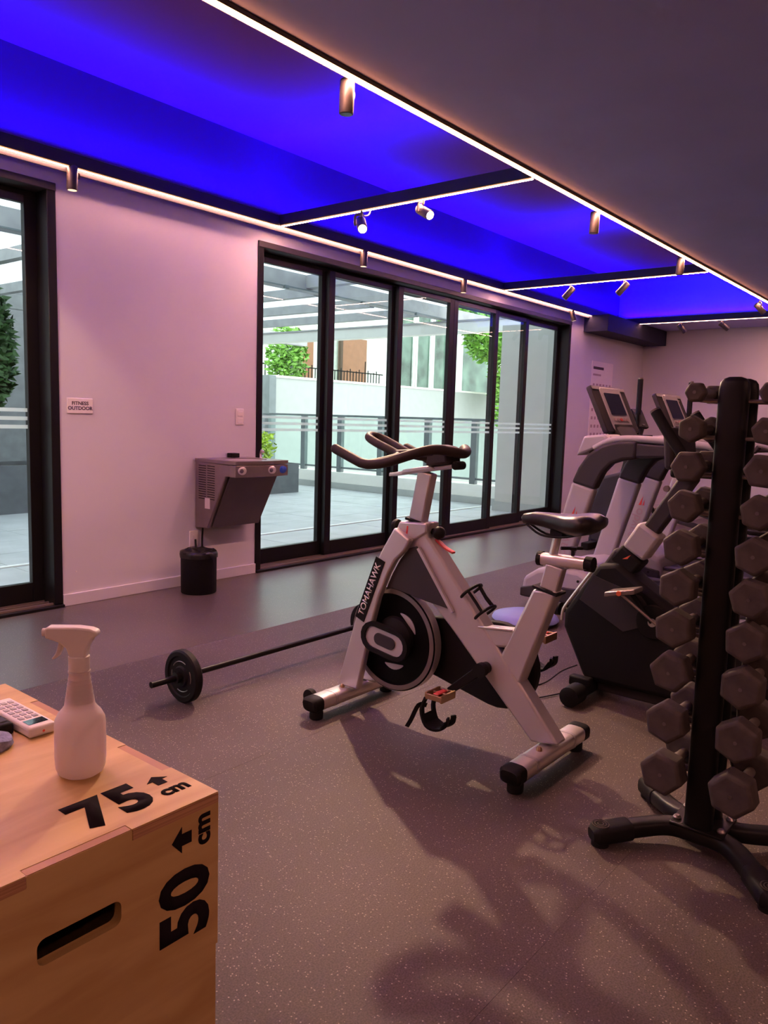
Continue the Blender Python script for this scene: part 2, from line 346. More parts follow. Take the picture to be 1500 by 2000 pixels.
sliding('door_1', D1[0], D1[1], D1[2], [4.04, 4.853, 5.72, 6.605, 7.455, 8.22, 9.135], [2, 1, 0, 0, 1, 2], 0)
sliding('door_2', D2[0], D2[1], D2[2], [-.245, .63, 1.5, 2.365], [0, 1, 2], 0)

# ------------------------------------------------------------------ linear lights and spotlights
def profile(a, b, label, gaps=(), blue=True, w_=.05, h=.072, z=2.612, dm='warm', drop=.006):
    a = Vector(a); b = Vector(b); ax = 0 if abs(b.x-a.x) > abs(b.y-a.y) else 1
    t = thing('light_profile', label, 'light', ((a.x+b.x)/2, (a.y+b.y)/2, z+h), 0, 'linear lights framing the blue ceiling bays')
    lo, hi = (min(a[ax], b[ax]), max(a[ax], b[ax])); c = a[1-ax]
    def bx(u0, u1, v0, v1, z0, z1):
        return MB().box(u0, u1, v0, v1, z0, z1) if ax == 0 else MB().box(v0, v1, u0, u1, z0, z1)
    bx(lo, hi, c-w_/2, c+w_/2, z, z+h).build('housing', 'track', t, bevel=.002)
    cuts = [lo+.006]; 
    for g in sorted(gaps): cuts += [g-.022, g+.022]
    cuts.append(hi-.006)
    for i in range(0, len(cuts), 2): bx(cuts[i], cuts[i+1], c-.009, c+.009, z-drop, z+.001).build('diffuser', dm, t)
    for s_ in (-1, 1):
        for i in range(0, len(cuts), 2): bx(cuts[i], cuts[i+1], *sorted((c+s_*.009, c+s_*.016)), z-.005, z+.001).build('bloom_fringe', 'amber_glow' if drop > .006 and s_ < 0 else 'warm_fringe', t)  # glowing strips added for the orange bloom fringe and the ceiling glow
    if blue:
        bx(lo, hi, c-.012, c+.012, z+h, z+h+.004).build('led_tape', 'white', t)
        L = hi-lo
        area('blue_led', ((lo+hi)/2 if ax == 0 else c, c if ax == 0 else (lo+hi)/2, z+h+.008), (math.pi, 0, 0), L if ax == 0 else .02, .02 if ax == 0 else L, BLUE_W*L, BLUE, t, 136)
    return t
wall_sp = (2.48, 5.08, 6.60, 9.02); main_sp = (2.515, 4.95, 6.62, 9.13)
wp = profile((X0, 4.41, 0), (10.60, 4.41, 0), 'warm linear light running along the top of the window wall', wall_sp, dm='warm_wall')
MB().box(X0, 10.60, 4.424, 4.434, 2.580, 2.613).build('added_shade_lip', 'track', wp)  # lip added to keep strip light off the top of the wall
profile((X0, 2.262, 0), (11.4, 2.262, 0), 'longest warm linear light along the edge of the dark lowered ceiling', (), blue=False, z=2.604, h=.0205, w_=.034, drop=.0061)
profile((4.11, 2.30, 0), (4.11, 4.375, 0), 'warm cross light carrying the two lit spotlights')
profile((.88, 2.30, 0), (.88, 4.375, 0), 'warm cross light nearest the camera, above the left sliding door')
profile((7.34, 2.30, 0), (7.34, 4.375, 0), 'warm cross light nearer the far corner, above the treadmills')
profile((10.60, 2.30, 0), (10.60, 4.375, 0), 'warm linear light at the far end of the blue ceiling', dm='warm_end')
profile((-1.2, -1.7, 0), (3.2, -1.7, 0), 'added warm fill light, unseen, under the lowered ceiling behind the camera', (), blue=False, z=2.598, h=.026)  # unseen fill light, added to brighten the box front and the shadows
def spot(p, d, label, lit=0, blend=.35, size=40, grp='spotlights', r=.031, L=.135, mt='bronze'):
    """p: where it hangs from; d: aim; lit: watts"""
    d = Vector(d).normalized(); p = Vector(p)
    t = thing('spotlight', label, 'spotlight', p, 0, grp)
    side = d.cross(Vector((0, 0, 1)))
    side = side.normalized() if side.length > .1 else Vector((1, 0, 0))
    piv = p+Vector((0, 0, -.075)) if abs(d.z) < .95 else p+Vector((0, 0, -.045))
    MB().tube([p, p+Vector((0, 0, -.035))], .008, 10).build('stem', mt, t)
    arm = smooth_path([p+Vector((0, 0, -.02)), p+side*.036+Vector((0, 0, -.03)), piv+side*.040, piv+side*.034-Vector((0, 0, .012))], 4)
    MB().sweep(arm, [(-.004, -.007), (.004, -.007), (.004, .007), (-.004, .007)]).build('bracket', mt, t)
    a = piv-d*L*.38; b = piv+d*L*.62
    body = MB().sweep([a, a+d*.006, b-d*.004, b], [(r*math.cos(2*math.pi*i/20), r*math.sin(2*math.pi*i/20)) for i in range(20)], scales=[.86, 1, 1, .95]).build('body', mt, t)
    MB().tube([b-d*.004, b+d*.0015], r*.8, 18).build('lens', 'lens_dim' if lit == 1 else 'lens' if lit else 'lens_off', body)
    if lit > 1:
        S = bpy.data.lights.new('spot_beam', 'SPOT'); S.energy = lit; S.color = SPOT; S.spot_size = R(size); S.spot_blend = blend; S.shadow_soft_size = .025
        o = bpy.data.objects.new('spot_beam', S); C.objects.link(o); o.parent = t; o.location = b+d*.006-p
        o.rotation_euler = d.to_track_quat('-Z', 'Y').to_euler()
    return t
zt = 2.612
for x, lab in zip(main_sp, ('bronze spotlight nearest the camera under the long ceiling edge light', 'bronze spotlight hanging between the two cross lights on the long edge light', 'bronze spotlight just before the second cross light on the long edge light', 'tilted bronze spotlight at the right edge of the photo')):
    spot((x, 2.30, 2.60), (0, .02, -1) if x < 9 else (.5, -.5, -.6), lab)
for x, lab in zip(wall_sp, ('spotlight beside the top corner of the left sliding door', 'spotlight over the second panel of the wide sliding door', 'spotlight over the fourth panel of the wide sliding door', 'spotlight at the far top corner of the wide sliding door')):
    spot((x, 4.41, zt), (0, .03, -1) if x < 9 else (.2, -.25, -1), lab, lit=1)
star = spot((3.70, 3.24, 2.47), (-.62, -.68, -.60), 'glaring lit spotlight held out from the cross light on an added arm, aimed at the camera', lit=350, size=66, blend=.35)
MB().tube(smooth_path([(4.11, 3.52, zt), (4.06, 3.49, 2.56), (3.80, 3.31, 2.475), (3.70, 3.24, 2.47)], 5), .005, 8).build('added_arm', 'track', star)  # arm added to shift the lamp so the bike's shadow falls right
spot((4.11, 3.08, zt), (-.25, -.9, -.5), 'lit spotlight in side view on the cross light', lit=170, size=62, blend=.5)
spot((7.34, 3.63, zt), (-.3, .55, -.75), 'small tilted spotlight on the far cross light, the one by the wall', lit=0)
spot((7.34, 3.07, zt), (-.3, .55, -.75), 'small tilted spotlight on the far cross light, the one by the room centre', lit=0)
spot((10.6, 3.61, zt), (.35, -.55, -.75), 'tiny spotlight at the far end light, left one of the pair', lit=0)
spot((10.6, 3.08, zt), (.35, -.75, -.6), 'tiny spotlight at the far end light, right one of the pair', lit=0)
spot((.88, 3.60, zt), (.45, .65, -.62), 'lit spotlight on the nearest cross light, aimed at the window wall', lit=110, size=62, blend=.25)

# ------------------------------------------------------------------ terrace and street side
terr = struct(MB().box(-4, 10.3, 4.72, 13.2, -.16, -.035).build('terrace_floor', 'planter', smooth=0))
for i in range(14):
    for j in range(11):
        x, y = -1.2+i*.8, 4.74+j*.6
        if x > 9.4: continue
        MB().box(x+.003, min(x+.797, 9.88), y+.003, y+.597, -.035, -.012+random.uniform(-.001, .001)).build('tile', 'tile', terr, smooth=0)
tag(MB().box(-2, 9.8, 5.95, 6.0, -.012, -.004).build('drain_channel', 'whiteline'), 'thin white drain line across the terrace tiles', 'drain')
for (x, y, lab) in ((5.55, 7.0, 'small dark stone on the terrace near the drinking fountain window'), (3.35, 7.6, 'small dark stone on the terrace outside the left door')):
    tag(MB().lathe([(.055, 0), (.05, .025), (.025, .045), (.004, .055)], (x, y, -.012), 'z', 7, 1.2, .8).build('stone', 'planter'), lab, 'stone')
cu = struct(MB().box(9.93, 10.25, 5.6, 11.2, -.035, .27).build('trim_2', 'white_wall', smooth=0, bevel=.006))
struct(MB().box(9.89, 9.93, 5.6, 11.2, -.035, .09).build('baseboard_terrace', 'grey_wall', smooth=0))
gr = thing('glass_railing', 'dark metal and pale green glass railing along the terrace edge', 'railing', (10.05, 8.5, .27))
MB().box(10.0, 10.08, 5.62, 11.1, 1.225, 1.26).build('top_rail', 'rail', gr, bevel=.004)
MB().box(10.02, 10.06, 5.62, 11.1, .33, .36).build('bottom_rail', 'rail', gr)
py = [11.0, 10.03, 9.14, 8.23, 7.27, 6.39, 5.68]
for y in py: MB().box(10.0, 10.08, y-.05, y+.05, .27, 1.225).build('post', 'rail', gr, bevel=.003)
for a, b in zip(py[1:], py[:-1]): MB().box(10.035, 10.045, a+.05, b-.05, .36, 1.225).build('pane', 'rail_glass', gr, smooth=0)
struct(MB().box(9.40, 10.3, 4.722, 5.62, -.035, 2.535).build('column', 'conc', smooth=0, bevel=.006))
struct(MB().box(9.37, 9.40, 4.72, 5.64, -.012, .12).build('baseboard_column', 'grey_wall', smooth=0))
# pergola
pg = thing('pergola', 'grey pergola with opal roof panels over the terrace', 'pergola', (7, 8, 2.6))
MB().box(-4, 11.2, 6.95, 7.12, 2.75, 2.93).build('gutter_beam', 'pergola', pg)
MB().box(-4, 11.2, 6.94, 6.955, 2.745, 2.76).build('drip_edge', 'rail', pg)
MB().box(9.95, 10.15, 4.73, 11.3, 2.54, 2.72).build('edge_beam', 'white_wall', pg)
MB().box(9.93, 9.95, 4.73, 11.3, 2.70, 2.725).build('edge_trim', 'pergola', pg)
MB().box(-4, 11.2, 11.15, 11.3, 2.6, 2.8).build('rear_beam', 'pergola', pg)
for x in (-2.6, -1.5, -.4, .7, 1.8, 2.9, 4.0, 5.1, 6.2, 7.3, 8.4, 9.45):
    MB().box(x-.05, x+.05, 7.12, 11.15, 2.74, 2.86).build('rafter', 'pergola', pg)
    MB().box(x+.05, min(x+1.05, 9.95), 7.12, 11.15, 2.86, 2.87).build('roof_panel', 'roofpane', pg, smooth=0)
for x in (-1.6, 2.7, 7.0): MB().box(x-.06, x+.06, 4.73, 6.95, 2.78, 2.93).build('cross_beam', 'pergola', pg)
for a, b in ((-4, -1.66), (-1.54, 2.64), (2.76, 6.94), (7.06, 9.9)): MB().box(a, b, 4.73, 6.95, 2.93, 2.94).build('roof_panel', 'roofpane', pg, smooth=0)
for x in (3.5, 5.2, 6.6, 8.0, 9.2): MB().box(x-.03, x+.03, 6.92, 6.96, 2.72, 2.76).build('bracket', 'rail', pg)
# plants
def leaves(mb, c, rad, n, size, squash=1.0):
    for _ in range(n):
        while True:
            q = Vector((random.uniform(-1, 1), random.uniform(-1, 1), random.uniform(-1, 1)))
            if q.length < 1: break
        p = Vector(c)+Vector((q.x*rad[0], q.y*rad[1], q.z*rad[2]))
        a = Vector((random.gauss(0, 1), random.gauss(0, 1), random.gauss(0, .5))).normalized(); b = a.orthogonal().normalized()
        b = (b+a.cross(b)*random.uniform(-1, 1)).normalized(); s = size*random.uniform(.6, 1.3)
        mb.add([p-a*s, p+b*s*.4+a*.1*s, p+a*s, p-b*s*.4+a*.1*s], [(0, 1, 2, 3)])
    return mb
def shrub(name, label, loc, rad, n, size, lm, cat='shrub', trunk=.4):
    t = thing(name, label, cat, loc); x, y, z = loc
    MB().tube(smooth_path([(x, y, z), (x+.03, y, z+trunk*.6), (x-.02, y+.03, z+trunk+rad[2])], 3), .018+rad[0]*.03, 8).build('stem', 'bark', t)
    tag(leaves(MB(), (x, y, z+trunk+rad[2]*.8), rad, n, size).build('foliage', lm, t, smooth=0), kind='stuff')
def planter_box(label, x0, x1, y0, y1, h):
    p = thing('planter', label, 'planter', ((x0+x1)/2, (y0+y1)/2, -.012))
    MB().plate([[(x0, y0), (x1, y0), (x1, y1), (x0, y1)], [(x0+.04, y0+.04), (x1-.04, y0+.04), (x1-.04, y1-.04), (x0+.04, y1-.04)]], -.012, h, 'z').build('box', 'planter', p, bevel=.004)
    MB().box(x0+.03, x1-.03, y0+.03, y1-.03, 0, h-.05).build('soil', 'soil', p)
planter_box('dark grey square planter behind the drinking fountain window', 8.0, 8.9, 9.0, 9.9, .46)
shrub('potted_shrub', 'bright yellow-green shrub in the square terrace planter', (8.3, 9.3, .40), (.28, .28, .26), 420, .06, 'leaf3', trunk=.12)
planter_box('long dark planter bed outside the left door', 1.6, 6.3, 8.95, 9.75, .55)
for k, (x, h, lm) in enumerate(((2.35, 1.35, 'leaf2'), (3.25, 1.2, 'leaf'), (4.15, 1.4, 'leaf2'), (5.05, 1.3, 'leaf'))):
    shrub('leafy_shrub', ('tall dull green shrub in the long bed, leftmost of the row', 'light green shrub in the long bed, second from the left', 'tall dull green shrub in the long bed, third from the left', 'light green shrub at the right end of the long bed')[k], (x, 9.35, .5), (.33, .28, .55*h), 2400, .08, lm, trunk=.55*h)
struct(MB().box(3.75, 4.55, 10.6, 10.8, .0, 1.9).build('wall_garden', 'white_wall', smooth=0))
struct(MB().box(7, 11.6, 13.2, 13.4, -.1, 4.2).build('wall_terrace_end', 'white_wall', smooth=0))
struct(MB().box(-4, 7, 13.2, 13.4, -.1, 4.2).build('wall_terrace_side', 'planter', smooth=0))
# neighbouring house over the street
nb = thing('neighbour_house', 'pale neighbouring house with brown doors and tall windows behind the terrace', 'building', (18, 16.5, -1))
MB().box(11.6, 40, 17.2, 17.6, -1, 8).build('facade', 'mint', nb, smooth=0)
k = 17.2/15
def fx(a, b, z0, z1): return (a*k, b*k, 17.08, 17.2, 1.22+(z0-1.22)*k, 1.22+(z1-1.22)*k)
for a, b in ((14.6, 15.2), (16.3, 17.4)):
    d = MB().box(*fx(a, b, 1.2, 3.45)).build('door', 'brown', nb, smooth=0)
    q = fx(a-.08, a, 1.2, 3.5); MB().box(*q[:2], 17.0, 17.1, *q[4:]).build('door_post', 'bark', nb)
for a, b in ((18.9, 19.7), (19.75, 20.6), (20.65, 21.5), (22.3, 24.6)):
    q = fx(a, b, 2.1, 4.6); f = MB().plate([[(q[0], q[4]), (q[1], q[4]), (q[1], q[5]), (q[0], q[5])], [(q[0]+.09, q[4]+.09), (q[1]-.09, q[4]+.09), (q[1]-.09, q[5]-.09), (q[0]+.09, q[5]-.09)]], 17.05, 17.2, 'y').build('window_frame', 'whiteframe', nb)
    MB().box(q[0]+.08, q[1]-.08, 17.12, 17.16, q[4]+.08, q[5]-.08).build('pane', 'wglass', f, smooth=0)
MB().lathe([(.34, 0), (.34, .05), (.28, .05), (.28, .0)], (15.75*k, 17.12, 3.35), 'y', 24, ring=True).build('round_mirror', 'rail', nb)
st = struct(MB().box(12.05, 32, 13.0, 13.18, -1, 2.06).build('wall_neighbour_parapet', 'grey_wall', smooth=0))
MB().box(12.0, 32, 12.97, 13.21, 2.06, 2.11).build('coping', 'white_wall', st)
MB().box(11.85, 12.05, 12.95, 13.2, -1, 2.1).build('end_post', 'rail', st)
struct(MB().box(12.0, 30, 14.9, 17.2, -1, 2.0).build('floor_neighbour_balcony', 'grey_wall', smooth=0))
fn = thing('iron_fence', 'thin ornamental iron fence on the neighbouring balcony', 'fence', (15, 15, 2))
MB().box(13, 18.3, 15.0, 15.03, 2.5, 2.53).build('top_rail', 'black', fn)
for i in range(40):
    x = 13.05+i*.13; MB().box(x, x+.02, 15.0, 15.02, 2.0, 2.5+(.35 if i % 13 == 8 else .05*(i % 3))).build('baluster', 'black', fn)
shrub('climbing_plant', 'sunlit bright green climbing plant over the neighbouring fence', (13.6, 14.25, -1), (.65, .4, .85), 1500, .085, 'leaf', 'plant', trunk=3.0)
t = thing('street_tree', 'leafy green tree at the right beyond the railing', 'tree', (21.6, 12.3, -1))
MB().tube(smooth_path([(21.6, 12.3, -1), (21.5, 12.2, 1.5), (20.6, 12, 3.6)], 4), .10, 10).build('trunk', 'bark', t)
mb = MB()
for c, r, n in (((18.1, 12, 4.1), (1.3, .5, .55), 1500), ((19.3, 12, 3.6), (1.0, .5, .75), 1400), ((20.3, 12, 2.5), (.55, .4, 1.5), 1300), ((21.6, 12.1, 3.2), (1.0, .5, 1.5), 900)): leaves(mb, c, r, n, .12)
tag(mb.build('foliage', 'leaf', t, smooth=0), kind='stuff')
struct(MB().box(10.3, 45, 4.9, 20, -1.1, -1.0).build('street_ground', 'conc', smooth=0))

# ------------------------------------------------------------------ plyometric box
bx0, bx1, by0, by1, bh, th = .284, .784, .968, 1.718, .60, .018
pb = thing('plyo_box', 'birch plywood jump box with 75 cm and 50 cm markings in the foreground', 'box', ((bx0+bx1)/2, (by0+by1)/2, 0))
tx0, tx1 = .462, .622
# top panel: notched along the edges for the finger joints
ry = [(by0+.13, by0+.27), (by0+.45, by0+.60)]
top = [(bx0, by0), (tx0, by0), (tx0, by0+th), (tx1, by0+th), (tx1, by0), (bx1, by0)]
for a, b in ry: top += [(bx1, a), (bx1-th, a), (bx1-th, b), (bx1, b)]
top += [(bx1, by1), (bx0, by1)]
MB().plate([top], bh-th, bh, 'z').build('top_panel', 'ply', pb, bevel=.0015)
MB().box(bx0, bx1, by0-.0008, by0, bh-th, bh-.001).build('panel_edge', 'plyedge', pb) if 0 else None
fr = [(bx0, 0), (bx1-th*.0, 0), (bx1, .16), (bx1-.004, .16), (bx1-.004, .33), (bx1, .33), (bx1, bh-th), (tx1, bh-th), (tx1, bh-.0015), (tx0, bh-.0015), (tx0, bh-th), (bx0, bh-th)]
MB().plate([fr, rrect(.474, .603, .458, .498, .012)[::-1]], by0, by0+th, 'y').build('front_panel', 'ply', pb, bevel=.0012)
for x0_, x1_ in ((bx0, tx0), (tx1, bx1)): MB().box(x0_+.001, x1_-.001, by0-.0012, by0+.001, bh-th, bh-.002).build('edge_layer', 'plyedge', pb)
MB().box(tx0+.001, tx1-.001, by0+.001, by0+th-.001, bh-.003, bh-.0006).build('edge_layer', 'plyedge', pb)
for a, b in ry: MB().box(bx1-th+.001, bx1-.0005, a+.001, b-.001, bh-.1, bh-.0008).build('edge_layer', 'plyedge', pb)
MB().box(bx1-th, bx1-.0005, by0+th, by1-th, 0, bh-th).build('side_panel', 'ply', pb)
MB().box(bx0, bx0+th, by0+th, by1-th, 0, bh-th).build('side_panel', 'ply', pb)
MB().box(bx0, bx1, by1-th, by1, 0, bh-th).build('back_panel', 'ply', pb)
def arrow(c, r, u, s):
    r, u, c = Vector(r), Vector(u), Vector(c); n_ = r.cross(u).normalized()
    pts = [(-.28, -.5), (.28, -.5), (.28, .02), (.62, .02), (0, .55), (-.62, .02), (-.28, .02)]
    vs_ = [c+r*a*s+u*b*s for a, b in pts]; m = len(pts)
    MB().add(vs_+[v+n_*.0006 for v in vs_], [tuple(range(m))[::-1], tuple(range(m, 2*m))]+[(i, (i+1) % m, m+(i+1) % m, m+i) for i in range(m)]).build('arrow', 'paint', pb, smooth=0)
ZT = bh+.0002
text('stencil_digits', '75', .118, (.640, 1.050, ZT), (1, 0, 0), (0, 1, 0), 'paint', pb, .0055, sx=1.0, space=1.12)
text('stencil_unit', 'cm', .042, (.741, 1.029, ZT), (1, 0, 0), (0, 1, 0), 'paint', pb, .0016)
arrow((.738, 1.072, ZT), (1, 0, 0), (0, 1, 0), .032)
YF = by0-.0002
text('stencil_digits', '50', .125, (.722, YF, .432), (0, 0, 1), (-1, 0, 0), 'paint', pb, .005, sx=.98)
text('stencil_unit', 'cm', .045, (.752, YF, .547), (0, 0, 1), (-1, 0, 0), 'paint', pb, .0016)
arrow((.712, YF, .545), (0, 0, 1), (-1, 0, 0), .036)

# things on the box
bt = thing('spray_bottle', 'milky white spray bottle standing on the plywood box', 'bottle', (.668, 1.192, bh))
bz = bh; bc = (.668, 1.192, bz)
MB().lathe([(.001, .002), (.030, .001), (.037, .006), (.0405, .016), (.0415, .03), (.0415, .088), (.0405, .098), (.035, .109), (.029, .116), (.0250, .122), (.0222, .14), (.0200, .155), (.0174, .172), (.0165, .178), (.018, .1795), (.018, .182), (.0150, .183)], bc, 'z', 36).build('body', 'bottle', bt, smooth=60)
for z in (.128, .136, .144, .152, .160, .168): 
    r_ = .0246-(z-.122)*.144; MB().lathe([(r_*.96, -.0012), (r_+.0005, 0), (r_*.96, .0012)], (bc[0], bc[1], bz+z), 'z', 30).build('neck_rib', 'bottle', bt)
MB().lathe([(.0165, .182), (.0172, .185), (.0172, .207), (.015, .208)], bc, 'z', 28).build('collar', 'white', bt)
hd = Vector((-.55, .62, 0)).normalized(); hs = Vector((hd.y, -hd.x, 0))
prof = [(-.032, .252), (-.034, .245), (-.026, .240), (-.016, .222), (-.014, .206), (.013, .206), (.018, .222), (.030, .232), (.048, .238), (.052, .238), (.053, .255), (.048, .258), (.0, .2585), (-.022, .256)]
def extr(pr, hw, mb=None):
    mb = mb or MB(); n_ = len(pr); vs_ = []
    for sgn in (-1, 1): vs_ += [Vector(bc)+hd*a+Vector((0, 0, z))+hs*hw*sgn for a, z in pr]
    return mb.add(vs_, [tuple(range(n_))[::-1], tuple(range(n_, 2*n_))]+[(i, (i+1) % n_, n_+(i+1) % n_, n_+i) for i in range(n_)])
extr(prof, .0115).build('spray_head', 'white', bt, bevel=.003)
extr([(.024, .231), (.032, .231), (.034, .222), (.037, .212), (.044, .203), (.041, .201), (.032, .207), (.027, .218)], .006).build('trigger', 'white', bt, bevel=.0015)
nz_ = Vector(bc)+hd*.053+Vector((0, 0, .247)); MB().tube([nz_, nz_+hd*.006], .007, 12).build('nozzle', 'white', bt)
rm = thing('remote_control', 'white remote control lying on the plywood box', 'remote', (.70, 1.47, bh))
MB().box(.674, .728, 1.385, 1.575, bh, bh+.021).build('case', 'white', rm, bevel=.006, seg=3)
MB().box(.682, .720, 1.402, 1.427, bh+.0205, bh+.0218).build('display', 'screen', rm)
for i in range(6):
    for j in range(3): MB().box(.682+j*.0135, .682+j*.0135+.010, 1.437+i*.02, 1.437+i*.02+.013, bh+.0205, bh+.0225).build('button', 'grey_pl', rm, bevel=.001)
MB().lathe([(.0025, 0), (.0025, .0008)], (.702, 1.3846, bh+.010), 'y', 10).build('infrared_window', 'red', rm)
br = thing('black_remote', 'black handset on the plywood box beside the white remote', 'remote', (.63, 1.5, bh))
MB().box(.630, .668, 1.430, 1.60, bh, bh+.024).build('case', 'matte', br, bevel=.006, seg=3)
MB().box(.636, .662, 1.445, 1.58, bh+.0235, bh+.0255).build('keypad', 'dark_pl', br, bevel=.002)
cl = MB()
cl.loft([[(.603+math.cos(a)*.042*s, 1.394+math.sin(a)*.028*s, bh+h+.004*math.sin(3*a)*(h > .001)) for a in [2*math.pi*i/20 for i in range(20)]] for s, h in ((.95, .0), (1.05, .008), (1.0, .017), (.7, .023))])
tag(cl.build('folded_cloth', 'bluecloth'), 'blue woven cloth folded on the plywood box at the left edge', 'cloth')

# ------------------------------------------------------------------ things on the window wall
sg = thing('door_sign', 'small white plate reading fitness outdoor beside the left door', 'sign', (2.553, 4.5, 1.24))
MB().box(2.468, 2.638, 4.492, 4.5, 1.193, 1.287).build('plate', 'white', sg, bevel=.003)
text('lettering', 'FITNESS', .030, (2.553, 4.4918, 1.255), (1, 0, 0), (0, 0, 1), 'ink', sg, .0008, sx=1.05)
text('lettering', 'OUTDOOR', .030, (2.553, 4.4918, 1.225), (1, 0, 0), (0, 0, 1), 'ink', sg, .0008, sx=1.05)
sw = thing('light_switch', 'white wall switch above the drinking fountain', 'switch', (3.82, 4.5, 1.2))
MB().box(3.782, 3.858, 4.491, 4.5, 1.14, 1.26).build('plate', 'white', sw, bevel=.004)
for z in (1.172, 1.222): MB().box(3.797, 3.843, 4.487, 4.492, z-.019, z+.019).build('rocker', 'white', sw, bevel=.002)
ol = thing('power_outlet', 'white power outlet under the drinking fountain', 'outlet', (3.405, 4.5, .33))
MB().box(3.37, 3.445, 4.491, 4.5, .27, .385).build('plate', 'white', ol, bevel=.004)
MB().lathe([(.02, 0), (.02, .002)], (3.407, 4.489, .33), 'y', 18).build('socket', 'white', ol)
tag(MB().lathe([(.004, 0), (.004, .004), (.001, .006)], (2.51, 4.494, .21), 'y', 10).build('wall_plug', 'white'), 'tiny white dot on the wall low beside the left door', 'fixing')
po = thing('wall_poster', 'pale poster with a table of exercises on the far wall behind the treadmills', 'poster', (10.21, 4.5, 1.55))
MB().box(9.87, 10.55, 4.494, 4.5, 1.02, 2.07).build('sheet', 'paper', po, smooth=0)
MB().box(9.91, 10.24, 4.4925, 4.4942, 1.965, 2.0).build('title_line', 'ink', po, smooth=0)
MB().box(9.91, 10.16, 4.4925, 4.4942, 1.88, 1.905).build('title_line', 'inkl', po, smooth=0)
for r_ in range(7):
    for c_ in range(6): MB().box(9.92+c_*.105, 9.975+c_*.105, 4.4925, 4.4942, 1.735-r_*.11, 1.775-r_*.11).build('table_mark', 'inkl', po, smooth=0)

# drinking fountain
fo = thing('drinking_fountain', 'stainless steel drinking fountain hung on the wall beside the wide door', 'fountain', (3.66, 4.5, .65))
fx0, fx1 = 3.42, 3.90
MB().prism([(4.497, .41), (4.497, .885), (4.06, .872), (4.06, .80), (4.17, .79), (4.36, .415)], fx0, fx1, 'x').build('cabinet', 'steel', fo, bevel=.006)
MB().prism([(4.158, .785), (4.352, .42), (4.349, .416), (4.152, .785)], fx0+.03, fx1-.012, 'x').build('front_panel', 'steel_d', fo, bevel=.002)
n_ = 14; rim = [(fx0-.004, 4.497)]+[(fx0-.004+(fx1-fx0+.008)*i/n_, 4.055-.028*math.sin(math.pi*i/n_)) for i in range(n_+1)]+[(fx1+.004, 4.497)]
cx, cy_ = 3.66, 4.24; basin = [(cx+.17*math.cos(2*math.pi*i/24), cy_+.125*math.sin(2*math.pi*i/24)) for i in range(24)]
MB().plate([rim, basin[::-1]], .878, .902, 'z').build('rim', 'steel', fo, bevel=.005)
MB().loft([[(cx+.172*s*math.cos(2*math.pi*i/24), cy_+.127*s*math.sin(2*math.pi*i/24), z) for i in range(24)] for s, z in ((1, .897), (.9, .885), (.6, .878), (.1, .876))]).build('basin', 'chrome', fo, smooth=80)
front = [(fx0-.003+(fx1-fx0+.006)*i/n_, 4.058-.026*math.sin(math.pi*i/n_)) for i in range(n_+1)]
MB().prism(front+[(fx1+.003, 4.12), (fx0-.003, 4.12)], .792, .874, 'z').build('apron', 'steel', fo, bevel=.004)
for x, m_, nm in ((3.47, 'chrome', 'push_button'), (3.725, 'chrome', 'push_button'), (3.84, 'bluebtn', 'push_button')):
    y = 4.062-.026*math.sin(math.pi*(x-fx0)/(fx1-fx0))
    MB().lathe([(.036, .0), (.036, -.008), (.026, -.012)], (x, y, .838), 'y', 22, 1, .75).build(nm, m_, fo)
    MB().lathe([(.016, -.008), (.016, -.014), (.012, -.016)], (x-.012, y, .838), 'y', 16, 1, .9).build('button_cap', 'steel_d' if m_ == 'chrome' else 'bluebtn', fo)
MB().tube(smooth_path([(3.86, 4.30, .90), (3.868, 4.31, .935), (3.85, 4.28, .962), (3.83, 4.24, .952)], 5), .009, 10).build('spout', 'chrome', fo)
MB().box(3.70, 3.77, 4.43, 4.49, .902, .935).build('filter_cap', 'matte', fo, bevel=.004)
for c_ in range(2):
    for i in range(15): MB().prism([(4.455-c_*.095, .858-i*.0165), (4.375-c_*.095, .856-i*.0165), (4.375-c_*.095, .851-i*.0165), (4.455-c_*.095, .853-i*.0165)], fx0-.0015, fx0+.002, 'x').build('vent_slot', 'matte', fo, smooth=0)
MB().box(fx0-.002, fx0, 4.33, 4.385, .555, .63).build('sticker', 'white', fo, smooth=0)
MB().tube(smooth_path([(3.452, 4.45, .412), (3.455, 4.46, .34), (3.45, 4.46, .22), (3.41, 4.455, .21), (3.40, 4.46, .27), (3.407, 4.475, .325)], 6), .007, 8).build('power_cord', 'rub', fo)
# waste bin with liner
wb = thing('waste_bin', 'black cylindrical waste bin with a bag liner by the wall', 'bin', (3.275, 4.265, 0))
MB().lathe([(.116, 0), (.119, .004), (.121, .27), (.124, .278), (.119, .281), (.115, .27), (.111, .01)], (3.275, 4.265, 0), 'z', 40).build('body', 'matte', wb)
ln = []
for k_, (r_, z) in enumerate(((.126, .245), (.127, .270), (.122, .287), (.100, .291), (.085, .283), (.06, .268), (.03, .262))):
    ln.append([(3.275+(r_+.004*math.sin(7*a+k_))*math.cos(a), 4.265+(r_+.004*math.sin(5*a+k_))*math.sin(a), z+.008*math.sin(6*a+k_*1.3)*(k_ > 2)) for a in [2*math.pi*i/40 for i in range(40)]])
MB().loft(ln).build('bag_liner', 'bag', wb, smooth=70)
MB().loft([[(3.285+dx+sx_*.016*math.cos(a), 4.137-dy, z+.012*math.sin(a)) for a in [2*math.pi*i/8 for i in range(8)]] for dx, dy, z, sx_ in ((0, .0, .272, 1.2), (.01, .012, .255, 1), (.012, .014, .235, .8), (.014, .012, .20, .5))]).build('bag_knot', 'bag', wb)

